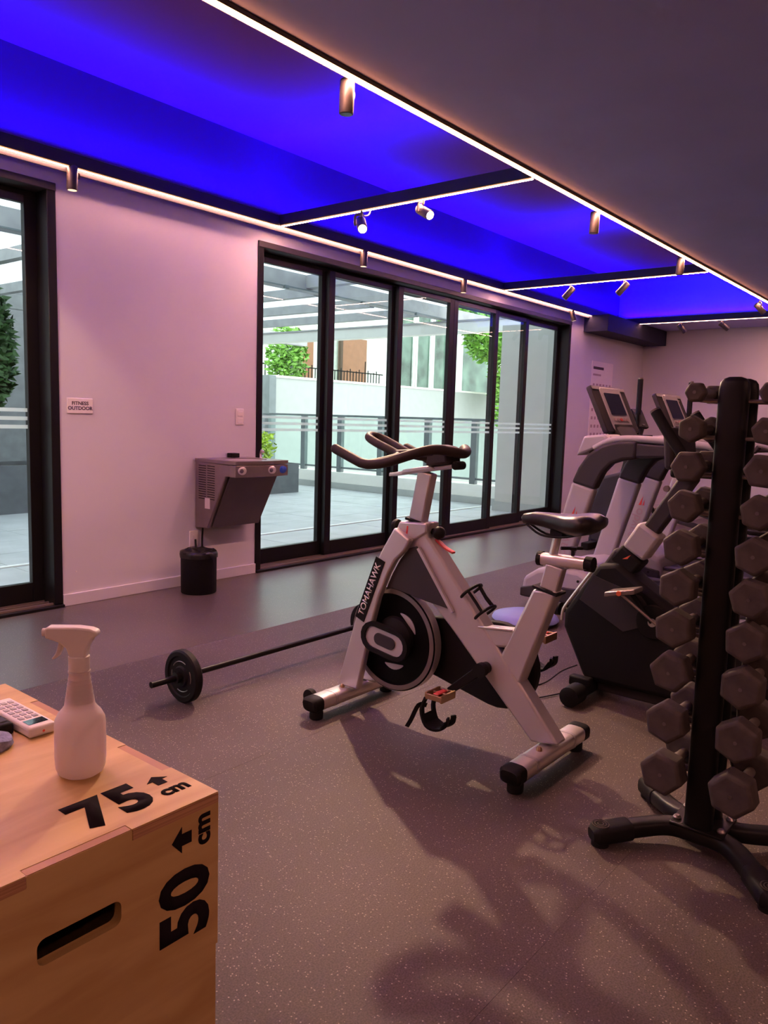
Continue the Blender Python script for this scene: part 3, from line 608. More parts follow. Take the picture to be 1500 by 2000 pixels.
# barbell on the floor
bl = thing('barbell', 'black barbell with a small plate lying on the floor', 'barbell', (2.5, 2.64, .113))
MB().tube([(1.79, 2.64, .113), (3.29, 2.64, .113)], .0135, 14).build('bar', 'black', bl)
for x in (1.95, 3.15):
    pl = MB().lathe([(.022, -.017), (.040, -.02), (.046, -.012), (.083, -.012), (.088, -.019), (.106, -.019), (.113, -.012), (.113, .012), (.106, .019), (.088, .019), (.083, .012), (.046, .012), (.040, .02), (.022, .017)], (x, 2.64, .113), 'x', 44).build('plate', 'matte', bl)
    if x < 2:
        for a0, a1 in ((35, 120), (150, 200), (230, 300), (330, 380)):
            pts = [(x-.0125, 2.64+.065*math.cos(R(a)), .113+.065*math.sin(R(a))) for a in range(a0, a1+1, 9)]
            MB().tube(pts, .0022, 6).build('raised_mark', 'handle', pl)
    MB().lathe([(.014, -.034), (.024, -.032), (.024, -.014), (.014, -.012)], (x-(.012 if x < 2 else -.056), 2.64, .113), 'x', 18).build('collar', 'black', bl)
# balance cushion
bc_ = thing('balance_cushion', 'round blue balance cushion on the floor behind the spinning bike', 'cushion', (4.2, 2.25, 0))
MB().lathe([(.12, .0), (.185, .006), (.205, .025), (.195, .045), (.15, .058), (.06, .062), (.001, .062)], (4.2, 2.25, 0), 'z', 44).build('cushion', 'bluemat', bc_, smooth=70)
for a0 in (200, 232): MB().tube(smooth_path([(4.2+.11*math.cos(R(a)), 2.25+.11*math.sin(R(a)), .063+.004*math.sin(a)) for a in range(a0, a0+24, 6)], 3), .004, 6).build('print', 'red' if a0 == 200 else 'ink', bc_)

# ------------------------------------------------------------------ spinning bike (facing the windows, axis along Y)
XB = 2.43
sb = thing('spinning_bike', 'silver spinning bike with black flywheel in the middle of the room', 'exercise bike', (XB, 1.65, 0))
def P(x, y, z): return (XB+x, y, z)
# stabilisers
for y, s in ((1.185, 1), (2.105, 1)):
    oval = [(.040*math.copysign(abs(math.cos(a))**.6, math.cos(a)), .029*math.copysign(abs(math.sin(a))**.6, math.sin(a))) for a in [2*math.pi*i/20 for i in range(20)]]
    st_ = MB().sweep([P(-.225, y, .066), P(.225, y, .066)], oval).build('rear_stabiliser' if y < 1.5 else 'front_stabiliser', 'chrome', sb)
    for sx_ in (-1, 1):
        MB().sweep([P(sx_*.222, y, .066), P(sx_*.262, y, .066), P(sx_*.272, y, .064)], oval, scales=[1.03, 1.03, .8]).build('end_cap', 'matte', st_)
        MB().lathe([(.026, 0), (.028, .004), (.028, .03), (.024, .04)], P(sx_*.225, y, 0), 'z', 16).build('rubber_foot', 'rub', st_)
        MB().sweep([P(sx_*.135, y, .066), P(sx_*.15, y, .066)], oval, scales=[1.04, 1.04]).build('clamp_band', 'silver', st_)
        MB().lathe([(.011, 0), (.011, .008), (.006, .014)], P(sx_*.075, y-.004, .094), 'z', 8).build('bolt', 'gold', st_)
for sx_ in (-1, 1):
    MB().lathe([(.018, -.014), (.03, -.012), (.032, 0), (.03, .012), (.018, .014)], P(sx_*.19, 2.175, .066), 'x', 20).build('transport_wheel', 'rub', sb)
# main frame: down tube, seat tube, cross tube, two fork blades
def tubeYZ(quad, x0, x1, name, m_='silver', bev=.010): return MB().prism(quad, XB+x0, XB+x1, 'x').build(name, m_, sb, bevel=bev, seg=3)
tubeYZ([(1.852, .822), (1.718, .830), (1.722, .780), (1.130, .113), (1.236, .096), (1.600, .445), (1.704, .533), (1.80, .70)], -.036, .036, 'down_tube')
tubeYZ([(1.39, .352), (1.302, .272), (1.172, .648), (1.262, .645)], -.033, .033, 'seat_tube')
tubeYZ([(1.50, .466), (1.318, .484), (1.336, .414), (1.44, .402)], -.032, .032, 'cross_tube')
tubeYZ([(1.475, .472), (1.33, .488), (1.332, .480), (1.475, .464)], -.037, -.030, 'trim_strip', 'chrome', .002)
for s0, s1, nm in ((-.075, -.042, 'fork_blade'), (.042, .075, 'fork_blade')):
    tubeYZ([(1.852, .80), (1.888, .742), (1.916, .696), (1.971, .583), (2.044, .388), (2.131, .10), (2.02, .10), (1.962, .36), (1.922, .506), (1.879, .607), (1.845, .67), (1.80, .712), (1.775, .76)], s0, s1, nm, bev=.008)
tubeYZ([(1.852, .822), (1.720, .828), (1.72, .79), (1.80, .74), (1.90, .72), (1.886, .742)], -.044, .044, 'head_block', bev=.008)
# shroud panels
for s0, s1 in ((-.050, -.040), (.040, .050)):
    tubeYZ([(1.795, .722), (1.835, .675), (1.872, .612), (1.905, .54), (1.87, .552), (1.704, .527), (1.585, .515), (1.76, .735)], s0, s1, 'shroud', 'dark_pl', .003)
MB().sweep([P(-.045, 1.752, .728), P(-.045, 1.583, .505)], [(-.006, -.006), (.006, -.006), (.006, .006), (-.006, .006)]).build('edge_trim', 'silver', sb)
# flywheel
fw = MB().lathe([(.02, -.014), (.165, -.010), (.183, -.012), (.186, -.024), (.208, -.024), (.212, -.020), (.212, .020), (.208, .024), (.186, .024), (.183, .012), (.165, .010), (.02, .014)], P(0, 1.885, .335), 'x', 64).build('flywheel', 'fly', sb, smooth=30)
MB().lathe([(.2115, -.019), (.2135, -.019), (.2135, .019), (.2115, .019)], P(0, 1.885, .335), 'x', 64, ring=True).build('rim', 'silver', fw, smooth=30)
MB().lathe([(.188, -.0245), (.207, -.0245), (.207, -.0235), (.188, -.0235)], P(0, 1.885, .335), 'x', 64, ring=True).build('rim_face', 'steel', fw, smooth=30)
for a0, a1 in ((20, 75), (250, 300)):
    pts = [P(-.013, 1.885-.115*math.cos(R(a)), .335+.115*math.sin(R(a))) for a in range(a0, a1+1, 6)]
    MB().sweep(pts, [(-.002, -.012), (.002, -.012), (.002, .012), (-.002, .012)], up=(0, 0, 1), scales=[max(.15, math.sin(math.pi*(i+.5)/len(pts))) for i in range(len(pts))]).build('painted_arc', 'silver', fw)
# oval axle cover on the near fork blade
def stad(cy, cz, L, r, ang, k=8):
    d = Vector((math.cos(R(ang)), math.sin(R(ang)))); out = []
    for s_, a0 in ((1, -90), (-1, 90)):
        for i in range(k+1):
            a = R(ang+a0+180*i/k); out.append((cy+s_*d.x*L/2+r*math.cos(a), cz+s_*d.y*L/2+r*math.sin(a)))
    return out
for sx_ in (-1, 1):
    e0, e1 = sorted((sx_*.075, sx_*.094))
    ec = MB().plate([stad(1.873, .342, .115, .062, 8), stad(1.873, .342, .110, .044, 8)[::-1]], XB+e0, XB+e1, 'x').build('axle_cover', 'matte', sb, bevel=.004)
    e0, e1 = sorted((sx_*.075, sx_*.086)); MB().prism(stad(1.873, .342, .110, .046, 8), XB+e0, XB+e1, 'x').build('cover_inlay', 'silver', ec)
    e0, e1 = sorted((sx_*.086, sx_*.091)); MB().prism(stad(1.872, .342, .058, .025, 8), XB+e0, XB+e1, 'x').build('cover_badge', 'dark_pl', ec, bevel=.002)
    MB().lathe([(.05, .0), (.06, sx_*.012), (.075, sx_*.03)] if 0 else [(.09, sx_*.016), (.085, sx_*.03), (.05, sx_*.045), (.02, sx_*.06)], P(0, 1.872, .342), 'x', 28).build('hub', 'matte', ec)
# chain guard on the far side
def hull_guard(c0, r0, c1, r1, k=14):
    d = Vector((c1[0]-c0[0], c1[1]-c0[1])); L = d.length; a = math.atan2(d.y, d.x); b = math.acos((r0-r1)/L); out = []
    for i in range(k+1):
        t = a+b+(2*math.pi-2*b)*i/k; out.append((c0[0]+r0*math.cos(t), c0[1]+r0*math.sin(t)))
    for i in range(k+1):
        t = a-b+2*b*i/k; out.append((c1[0]+r1*math.cos(t), c1[1]+r1*math.sin(t)))
    return out
MB().prism(hull_guard((1.43, .315), .165, (1.885, .335), .09), XB+.040, XB+.078, 'x').build('chain_guard', 'matte', sb, bevel=.008)
# name plate with the lettering on the near fork blade
q0, q1 = Vector((1.918, .655)), Vector((2.010, .415)); dv = (q0-q1).normalized(); nv = Vector((dv.y, -dv.x)); cpl = (q0+q1)/2
nameplate = MB().prism([tuple(q1-nv*.024-dv*.012), tuple(q0-nv*.024+dv*.012), tuple(q0+nv*.024+dv*.012), tuple(q1+nv*.024-dv*.012)], XB-.0785, XB-.074, 'x').build('name_plate', 'matte', sb, bevel=.001)
text('lettering', 'TOMAHAWK', .041, (XB-.0788, cpl.x, cpl.y), (0, dv.x, dv.y), (0, nv.x, nv.y), 'white', nameplate, .0004, sx=.98)
# handlebar post, slider, handlebar
sbx = lambda w_, h: [(-w_/2, -h/2), (w_/2, -h/2), (w_/2, h/2), (-w_/2, h/2)]
MB().sweep([P(0, 1.80, .78), P(0, 1.754, 1.02)], sbx(.046, .066), up=(0, 1, 0)).build('handlebar_post', 'silver', sb, bevel=.006)
MB().sweep([P(0, 1.7915, .822), P(0, 1.7895, .833)], sbx(.066, .088), up=(0, 1, 0)).build('collar', 'matte', sb, bevel=.003)
MB().prism([(1.926, .992), (1.926, 1.006), (1.612, 1.062), (1.612, 1.046)], XB-.026, XB+.026, 'x').build('slider_bar', 'chrome', sb, bevel=.003)
MB().prism([(1.86, 1.008), (1.855, 1.024), (1.72, 1.049), (1.70, 1.036)], XB-.032, XB+.032, 'x').build('slider_carriage', 'chrome', sb, bevel=.004)
MB().lathe([(.012, -.028), (.016, -.026), (.016, .026), (.012, .028)], P(0, 1.612, 1.054), 'x', 16).build('slider_end', 'matte', sb)
MB().prism([(1.735, 1.045), (1.725, 1.118), (1.69, 1.128), (1.645, 1.122), (1.632, 1.06)], XB-.048, XB+.048, 'x').build('handlebar_clamp', 'dark_pl', sb, bevel=.010, seg=3)
hb = thing  # noqa
half = [(-.225, 2.030, 1.098), (-.222, 1.885, 1.045), (-.205, 1.80, 1.057), (-.165, 1.715, 1.092), (-.10, 1.655, 1.116), (-.045, 1.608, 1.105), (0, 1.592, 1.098)]
full = half+[(-x, y, z) for x, y, z in half[-2::-1]]
g = MB().tube(smooth_path(bent([P(*p) for p in full], .04, 3), 3), .0188, 14).build('handlebar', 'grip', sb, smooth=60)
for sx_ in (-1, 1):
    MB().ball(P(sx_*.225, 2.032, 1.099), .0188).build('grip_end', 'grip', g)
inner = [(-.215, 1.86, 1.052), (-.12, 1.842, 1.068), (-.045, 1.87, 1.082), (-.046, 1.975, 1.122), (-.036, 2.025, 1.142), (0, 2.043, 1.150)]
inner = inner+[(-x, y, z) for x, y, z in inner[-2::-1]]
MB().tube(smooth_path([P(*p) for p in inner], 5), .0165, 14).build('aero_bar', 'grip', sb, smooth=60)
for sx_ in (-1, 1): MB().tube([P(sx_*.045, 1.87, 1.085), P(sx_*.04, 1.70, 1.10)], .0155, 12).build('aero_bar_root', 'grip', sb, smooth=60)
# knobs, brake lever, marks
MB().lathe([(.008, 0), (.008, .03), (.026, .032), (.028, .045), (.022, .055)], P(0, 1.856, .795), 'y', 18).build('lock_knob', 'matte', sb)
MB().tube([P(0, 1.735, .795), P(0, 1.70, .79)], .012, 10).build('resistance_stem', 'matte', sb)
MB().ball(P(0, 1.690, .79), .026).build('resistance_knob', 'black', sb)
MB().sweep(smooth_path([P(0, 1.70, .765), P(0, 1.66, .738), P(0, 1.618, .722)], 4), [(-.011, -.004), (.011, -.004), (.011, .004), (-.011, .004)]).build('brake_lever', 'red', sb, bevel=.002)
MB().prism([(1.809, .770), (1.817, .770), (1.812, .808), (1.806, .808)], XB-.0452, XB-.0435, 'x').build('red_mark', 'red', sb)
MB().prism([(1.665, .66), (1.69, .688), (1.62, .60), (1.645, .635)][:0] or [(1.66, .665), (1.672, .675), (1.605, .60), (1.595, .588)], XB-.02, XB+.02, 'x').build('warning_sticker', 'ink', sb)
# bottle cage on the down tube
cg = MB().sweep([P(0, 1.585, .555), P(0, 1.485, .448)], sbx(.03, .012), up=(0, 1, 1)).build('bottle_cage', 'matte', sb)
dn = Vector((0, -.74, .67)).normalized() if 0 else Vector((0, -.73, .68)).normalized(); al = Vector((0, -.68, -.73)).normalized()
c0 = Vector(P(0, 1.545, .535))+dn*.045
def ring(c, r, a0, a1, n_=14): return [c+Vector((1, 0, 0))*r*math.cos(R(a))+dn*r*math.sin(R(a)) for a in [a0+(a1-a0)*i/n_ for i in range(n_+1)]]
MB().tube(ring(c0-al*.03, .044, -60, 240), .006, 8).build('cage_ring', 'matte', cg)
MB().tube(ring(c0+al*.065, .044, -60, 240), .006, 8).build('cage_ring', 'matte', cg)
for a in (20, 90, 160):
    o_ = Vector((1, 0, 0))*.044*math.cos(R(a))+dn*.044*math.sin(R(a)); MB().tube([c0-al*.03+o_, c0+al*.02+o_*.9, c0+al*.065+o_], .006, 8).build('cage_strut', 'matte', cg)
# cranks and pedals
BBp = Vector(P(0, 1.430, .325)); cv = Vector((0, .70, -.60)).normalized()*.165
MB().tube([BBp-Vector((.085, 0, 0)), BBp+Vector((.10, 0, 0))], .022, 18).build('bottom_bracket', 'black', sb)
for s_, sg_ in ((-1, 1), (1, -1)):
    a = BBp+Vector((s_*.075, 0, 0)); b = a+cv*sg_+Vector((s_*.012, 0, 0))
    ck = MB().sweep([a, b], [(-.007, -.017), (.007, -.017), (.007, .017), (-.007, .017)], up=(0, .6, .7), scales=[1.1, .8]).build('crank_arm', 'black', sb, bevel=.003)
    MB().tube([a-Vector((s_*.012, 0, 0)), a+Vector((s_*.014, 0, 0))], .026, 18).build('crank_cap', 'matte', ck)
    pc = b+Vector((s_*.058, 0, 0)); pd = MB()
    pd.box(pc.x-.045, pc.x+.045, pc.y-.012, pc.y+.012, pc.z-.008, pc.z+.008)
    for dy in (-.034, .034): pd.box(pc.x-.045, pc.x+.045, pc.y+dy-.004, pc.y+dy+.004, pc.z-.014, pc.z+.014)
    for dx in (-.042, 0, .042): pd.box(pc.x+dx-.004, pc.x+dx+.004, pc.y-.034, pc.y+.034, pc.z-.010, pc.z+.010)
    pdl = pd.build('pedal', 'gold', sb, bevel=.001)
    MB().box(pc.x-.03, pc.x+.03, pc.y-.012, pc.y+.012, pc.z-.013, pc.z+.013).build('pedal_body', 'red', pdl, bevel=.004)
    # toe cage hanging upside down under the pedal
    for dx in (-.036, .036):
        MB().sweep(smooth_path([pc+Vector((dx, .036, -.006)), pc+Vector((dx, .055, -.06)), pc+Vector((dx*.9, .035, -.115)), pc+Vector((dx*.6, -.005, -.125)), pc+Vector((dx*.5, -.045, -.10)), pc+Vector((dx*.5, -.05, -.07))], 4), [(-.004, -.010), (.004, -.010), (.004, .010), (-.004, .010)]).build('toe_cage', 'matte', pdl)
    MB().loft([[pc+Vector((dx, y, z)) for dx in (-.04, .04)]+[pc+Vector((dx, y*.92-.002, z+.004)) for dx in (.04, -.04)] for y, z in ((.054, -.08), (.04, -.112), (.005, -.125), (-.03, -.115), (-.05, -.085))]).build('toe_plate', 'matte', pdl)
    MB().sweep(smooth_path([pc+Vector((-s_*.0, .06, -.055)), pc+Vector((s_*.03, .075, -.05)), pc+Vector((s_*.04, .10, -.11)), pc+Vector((s_*.045, .115, -.14))], 4), [(-.002, -.008), (.002, -.008), (.002, .008), (-.002, .008)]).build('pedal_strap', 'rub', pdl)
# seat post, slider tube, saddle
MB().sweep([P(0, 1.222, .60), P(0, 1.192, .735)], sbx(.042, .066), up=(0, 1, 0)).build('seat_post', 'silver', sb, bevel=.006)
MB().sweep([P(0, 1.2165, .642), P(0, 1.2145, .652)], sbx(.074, .098), up=(0, 1, 0)).build('seat_collar', 'matte', sb, bevel=.003)
MB().sweep([P(0, 1.255, .752), P(0, 1.075, .756)], [(.024*math.copysign(abs(math.cos(a))**.7, math.cos(a)), .022*math.copysign(abs(math.sin(a))**.7, math.sin(a))) for a in [2*math.pi*i/18 for i in range(18)]]).build('seat_slider', 'chrome', sb)
MB().tube([P(0, 1.262, .752), P(0, 1.245, .752)], .026, 16).build('slider_cap', 'matte', sb)
MB().tube([P(0, 1.085, .756), P(0, 1.058, .756)], .026, 16).build('slider_cap', 'matte', sb)
MB().lathe([(.006, 0), (.006, .022), (.013, .025), (.013, .035)], P(0, 1.135, .772), 'z', 12).build('seat_knob', 'matte', sb)
MB().tube([P(-.03, 1.165, .802), P(.03, 1.115, .802)], .006, 8).build('seat_lever', 'matte', sb)
MB().tube([P(0, 1.208, .77), P(0, 1.190, .86)], .0145, 14).build('saddle_pin', 'chrome', sb)
MB().box(XB-.022, XB+.022, 1.165, 1.215, .835, .862).build('saddle_clamp', 'matte', sb, bevel=.004)
rs = []
for y, hw, zt_, zb in ((1.332, .012, .893, .884), (1.322, .024, .904, .868), (1.285, .026, .913, .866), (1.24, .030, .915, .862), (1.19, .042, .915, .855), (1.145, .068, .918, .848), (1.105, .092, .925, .848), (1.075, .098, .926, .856), (1.052, .085, .916, .872), (1.046, .05, .905, .885)):
    ring_ = []
    for i in range(16):
        a = 2*math.pi*i/16; c_, s_ = math.cos(a), math.sin(a); zm = (zt_+zb)/2; hh = (zt_-zb)/2
        ring_.append(P(hw*math.copysign(abs(c_)**.75, c_), y, zm+hh*math.copysign(abs(s_)**(.6 if s_ > 0 else .9), s_)-(.010 if abs(c_) < .3 and s_ > 0 and y < 1.2 else 0)))
    rs.append(ring_)
sd = MB().loft(rs).build('saddle', 'vinyl', sb, smooth=70)
for sx_ in (-1, 1): MB().tube(smooth_path([P(sx_*.012, 1.31, .868), P(sx_*.02, 1.25, .838), P(sx_*.022, 1.17, .838), P(sx_*.045, 1.10, .856)], 4), .0042, 8).build('saddle_rail', 'black', sd)

# ------------------------------------------------------------------ treadmills
def treadmill(x, label):
    y0 = 2.2; W = .82
    t = thing('treadmill', label, 'treadmill', (x+W/2, 1.5, 0), 0, 'treadmills facing the windows')
    B = lambda *a: MB().box(x+a[0], x+a[1], a[2], a[3], a[4], a[5])
    B(.06, W-.06, .42, 2.42, .04, .15).build('deck_frame', 'grey_pl', t, bevel=.02, seg=3)
    B(.15, W-.15, .43, 2.05, .150, .158).build('running_belt', 'rub', t)
    for s0 in (.055, W-.145): B(s0, s0+.09, .43, 2.05, .148, .172).build('side_rail', 'dark_pl', t, bevel=.006)
    hood = [(1.98, .15), (2.0, .235), (2.10, .285), (2.25, .29), (2.40, .26), (2.50, .19), (2.52, .05), (2.0, .05)]
    h_ = MB().prism(hood, x+.0, x+W, 'x').build('motor_hood', 'grey_pl', t, bevel=.03, seg=3)
    MB().prism([(1.99, .06), (1.99, .15), (2.10, .17), (2.35, .165), (2.515, .12), (2.515, .06)], x-.006, x+W+.006, 'x').build('hood_skirt', 'dark_pl', h_, bevel=.01)
    for y in (2.07, 2.10): MB().lathe([(.009, 0), (.009, .004)], (x-.008, y, .13+(.09 if y > 2.08 else 0)), 'x', 10).build('screw', 'matte', h_)
    for y in (.50, 2.45):
        for s0 in (.12, W-.12): MB().lathe([(.03, 0), (.03, .045)], (x+s0, y, 0), 'z', 14).build('levelling_foot', 'rub', t)
    for s_, xa in ((-1, x), (1, x+W)):
        a, b = (xa, xa+.075) if s_ < 0 else (xa-.075, xa)
        up_ = MB().prism([(2.375, .15), (2.225, .15), (2.030, .822), (2.187, .862)], a, b, 'x').build('upright', 'grey_pl', t, bevel=.022, seg=3)
        # dark bend turning into the handrail
        path = [(2.19, .85), (2.15, .95), (2.09, 1.04), (2.0, 1.10), (1.90, 1.128), (1.78, 1.133)]
        inn = [(1.78, 1.02), (1.86, 1.01), (1.93, .985), (1.98, .93), (2.01, .87), (2.032, .815)]
        MB().prism(path+inn, a-.004, b+.004, 'x').build('upright_bend', 'dark_pl', t, bevel=.020, seg=3)
        MB().sweep(smooth_path([((a+b)/2, 2.06, 1.075), ((a+b)/2, 1.97, 1.122), ((a+b)/2, 1.85, 1.142), ((a+b)/2, 1.62, 1.138), ((a+b)/2, 1.38, 1.118), ((a+b)/2, 1.30, 1.10)], 4), [(.03*math.cos(q), .022*math.sin(q)) for q in [2*math.pi*i/14 for i in range(14)]], scales=None).build('handrail', 'grey_pl' if 0 else 'chrome' if 0 else 'grey_pl', t)
        MB().prism([(1.80, 1.12), (1.80, 1.03), (1.40, 1.055), (1.36, 1.10)], a+.008, b-.008, 'x').build('rail_underside', 'dark_pl', t, bevel=.012)
        if s_ > 0: continue
        mk = MB().prism([(2.182, .63), (2.160, .63), (2.150, .70)], a-.002, a-.0005, 'x').build('red_logo', 'red', up_)
        MB().prism([(2.152, .63), (2.138, .63), (2.138, .675)], a-.002, a-.0005, 'x').build('red_logo', 'red', up_)
        text('lettering', 'oavdo', .10, (a-.001, 2.205, .49), (0, -.28, .96), (0, .96, .28), 'inkl', up_, sx=1)
    # crossbeam, console base and cup holders between the uprights
    MB().prism([(2.12, 1.02), (2.10, 1.09), (1.98, 1.15), (1.70, 1.145), (1.70, 1.06), (1.90, 1.01)], x+.06, x+W-.06, 'x').build('console_base', 'dark_pl', t, bevel=.015)
    MB().prism([(2.18, 1.02), (2.135, 1.15), (2.0, 1.165), (1.96, 1.13), (2.08, 1.06)], x+.02, x+W-.02, 'x').build('console_cowl', 'grey_pl', t, bevel=.015)
    for cx_ in (x+.16, x+W-.16): MB().lathe([(.05, 1.14), (.052, 1.168), (.044, 1.168), (.042, 1.15)], (cx_, 1.80, 0), 'z', 20).build('cup_holder', 'dark_pl', t)
    # tilted console
    piv = Vector((x+W/2, 2.02, 1.17)); nrm = Vector((0, -.90, .43)).normalized(); upv = Vector((0, .43, .90)).normalized(); rx = Vector((1, 0, 0))
    def slab(u0, u1, v0, v1, d0, d1, r=.02):
        pts = rrect(u0, u1, v0, v1, r); n_ = len(pts); vs_ = [piv+rx*a+upv*b+nrm*d for d in (d0, d1) for a, b in pts]
        return MB().add(vs_, [tuple(range(n_))[::-1], tuple(range(n_, 2*n_))]+[(i, (i+1) % n_, n_+(i+1) % n_, n_+i) for i in range(n_)])
    co = slab(-.27, .27, .01, .34, -.035, 0).build('console', 'dark_pl', t, bevel=.006)
    slab(-.26, .26, .31, .335, 0, .004, .008).build('console_top_trim', 'grey_pl', co)
    slab(-.165, .165, .02, .325, 0, .008, .03).build('console_face', 'grey_pl', co, bevel=.003)
    slab(-.125, .125, .13, .285, .008, .011, .006).build('screen', 'screen', co)
    for k_ in range(5): slab(-.115+k_*.05, -.08+k_*.05, .085, .105, .008, .012, .006).build('button', 'inkl' if k_ != 2 else 'red', co)
    slab(-.15, .15, .03, .06, .008, .012, .008).build('key_strip', 'dark_pl', co)
    slab(-.13, .13, .05, .25, -.075, -.035, .03).build('rear_housing', 'dark_pl', co, bevel=.008)
    MB().prism([(2.05, 1.12), (2.10, 1.20), (2.04, 1.23), (1.98, 1.15)], x+W/2-.15, x+W/2+.15, 'x').build('console_neck', 'dark_pl', t, bevel=.01)
    return t
treadmill(4.6, 'grey treadmill nearest the camera, behind the spinning bike saddle')
treadmill(5.76, 'second grey treadmill partly hidden behind the dumbbell rack')

# ------------------------------------------------------------------ upright exercise bike, black body, behind the rack
XC = 3.30
ub = thing('upright_bike', 'upright exercise bike with black body and slanted grey mast behind the dumbbell rack', 'exercise bike', (XC, 1.05, 0))
def pr(poly, a, b, name, m_, par=ub, bev=.008): return MB().prism(poly, XC+a, XC+b, 'x').build(name, m_, par, bevel=bev, seg=3)
body = pr([(1.42, .075), (1.535, .30), (1.535, .37), (1.50, .43), (1.385, .612), (1.30, .63), (1.20, .56), (1.10, .50), (.95, .42), (.72, .40), (.60, .30), (.66, .075)], -.075, .075, 'body_shroud', 'matte', ub, .025)
MB().tube(smooth_path([(XC-.078, 1.39, .605), (XC-.078, 1.50, .44), (XC-.078, 1.535, .38), (XC-.076, 1.54, .33)], 5), .007, 8).build('edge_trim', 'chrome', body)
pr([(1.46, .44), (1.40, .56), (1.18, .50), (1.10, .40), (1.25, .33)], -.079, -.074, 'side_panel', 'dark_pl', body, .002)
MB().sweep([(XC, 1.33, .57), (XC, 1.275, .66)], sbx(.10, .115), up=(0, 1, 0)).build('mast_base', 'dark_pl', ub, bevel=.012)
ms = Vector((0, -.16, .24)).normalized()
MB().sweep([(XC, 1.30, .60), (XC, 1.245, .672)], sbx(.105, .118), up=(0, 1, 1)).build('mast_boot', 'matte', ub, bevel=.012)
MB().sweep([(XC, 1.245, .672), (XC, 1.178, .785)], sbx(.10, .112), up=(0, 1, 1)).build('mast_sleeve', 'grey_pl', ub, bevel=.014)
MB().sweep([(XC, 1.20, .75), (XC, 1.03, 1.03)], sbx(.062, .07), up=(0, 1, 1)).build('mast', 'dark_pl', ub, bevel=.012)
MB().prism([(1.285, .645), (1.262, .648), (1.248, .668)], XC-.0535, XC-.0522, 'x').build('red_logo', 'orange', ub)
cn = MB().box(XC-.17, XC+.17, .96, 1.07, 1.02, 1.06).build('console_bracket', 'matte', ub, bevel=.012)
MB().sweep([(XC, 1.08, 1.05), (XC, 1.10, 1.22)], sbx(.30, .04), up=(0, 1, 0)).build('console', 'dark_pl', ub, bevel=.015)
MB().lathe([(.012, 0), (.014, .01), (.01, .016)], (XC-.18, 1.075, .975), 'x', 12).build('bracket_bolt', 'handle', cn)
for s_ in (-1, 1):
    MB().tube(smooth_path([(XC+s_*.05, 1.04, 1.03), (XC+s_*.20, 1.02, 1.04), (XC+s_*.25, .99, 1.10), (XC+s_*.25, 1.06, 1.20), (XC+s_*.245, 1.115, 1.28)], 5), .021, 12).build('handlebar', 'rub', ub)
    MB().tube([(XC+s_*.245, 1.116, 1.281), (XC+s_*.245, 1.120, 1.287)], .021, 12).build('grip_end', 'handle', ub)
# cranks
ca = Vector((XC, 1.12, .40))
MB().lathe([(.075, -.002), (.07, -.012), (.02, -.016)], (XC-.08, 1.12, .40), 'x', 28).build('crank_disc', 'matte', ub)
for s_, v_ in ((-1, Vector((0, .11, .125))), (1, Vector((0, -.11, -.125)))):
    a = ca+Vector((s_*.095, 0, 0)); b = a+v_
    ck = MB().bar(a, b, .014, .028, up=(1, 0, 0)).build('crank_arm', 'black', ub, bevel=.003)
    MB().lathe([(.018, -.006), (.018, .006)], tuple(a), 'x', 14).build('crank_bolt', 'chrome', ck)
    pc = b+Vector((s_*.06, 0, 0))
    MB().add([pc+Vector((dx, dy, dz+dy*-.25)) for dx in (-.048, .048) for dy in (-.065, .065) for dz in (-.011, .011)], [(0, 1, 3, 2), (4, 6, 7, 5), (0, 4, 5, 1), (2, 3, 7, 6), (0, 2, 6, 4), (1, 5, 7, 3)]).build('pedal', 'steel', ck, bevel=.005)
    MB().lathe([(.011, -.003), (.011, .003)], (pc.x+s_*.05, pc.y, pc.z), 'x', 10).build('pedal_reflector', 'orange', ck)
    MB().tube([pc+Vector((s_*.04, 0, 0)), a+Vector((s_*.04, -.07, -.02))], .006, 8).build('pedal_link', 'handle', ck)
# stabilisers with transport rollers
fs_ = MB().tube([(XC-.25, 1.40, .045), (XC+.25, 1.40, .045)], .034, 18).build('front_stabiliser', 'matte', ub)
for s_ in (-1, 1):
    MB().lathe([(.030, -.05), (.044, -.044), (.045, .044), (.030, .05)], (XC+s_*.215, 1.40, .045), 'x', 20).build('transport_roller', 'rub', fs_)
    MB().box(XC+s_*.12-.022, XC+s_*.12+.022, 1.36, 1.46, .06, .105).build('roller_bracket', 'matte', fs_, bevel=.008)
MB().box(XC-.03, XC+.03, .50, 1.40, .025, .08).build('base_rail', 'dark_pl', ub, bevel=.008)
MB().tube([(XC-.25, .50, .04), (XC+.25, .50, .04)], .036, 16).build('rear_stabiliser', 'matte', ub)
MB().lathe([(.012, 0), (.012, .05), (.03, .055), (.032, .075), (.026, .085)], (XC, 1.53, .36), 'y', 16).build('level_knob', 'rub', ub)
MB().sweep([(XC, .74, .38), (XC, .66, .80)], sbx(.05, .06), up=(0, 1, 0)).build('seat_post', 'chrome', ub, bevel=.008)
MB().loft([[(XC+hw*math.cos(a), y, .86+.035*math.sin(a)) for a in [2*math.pi*i/14 for i in range(14)]] for y, hw in ((.82, .03), (.78, .05), (.68, .09), (.58, .13), (.53, .12), (.51, .06))]).build('saddle', 'vinyl', ub, smooth=70)
tag(MB().tube(smooth_path([(3.16, 1.50, .006), (3.02, 1.56, .006), (2.95, 1.66, .006), (3.02, 1.72, .006), (3.10, 1.66, .006), (3.25, 1.62, .006), (3.34, 1.58, .05), (3.33, 1.50, .10)], 6), .003, 6).build('thin_cable', 'rub'), 'thin dark cable looped on the floor before the black upright bike', 'cable')

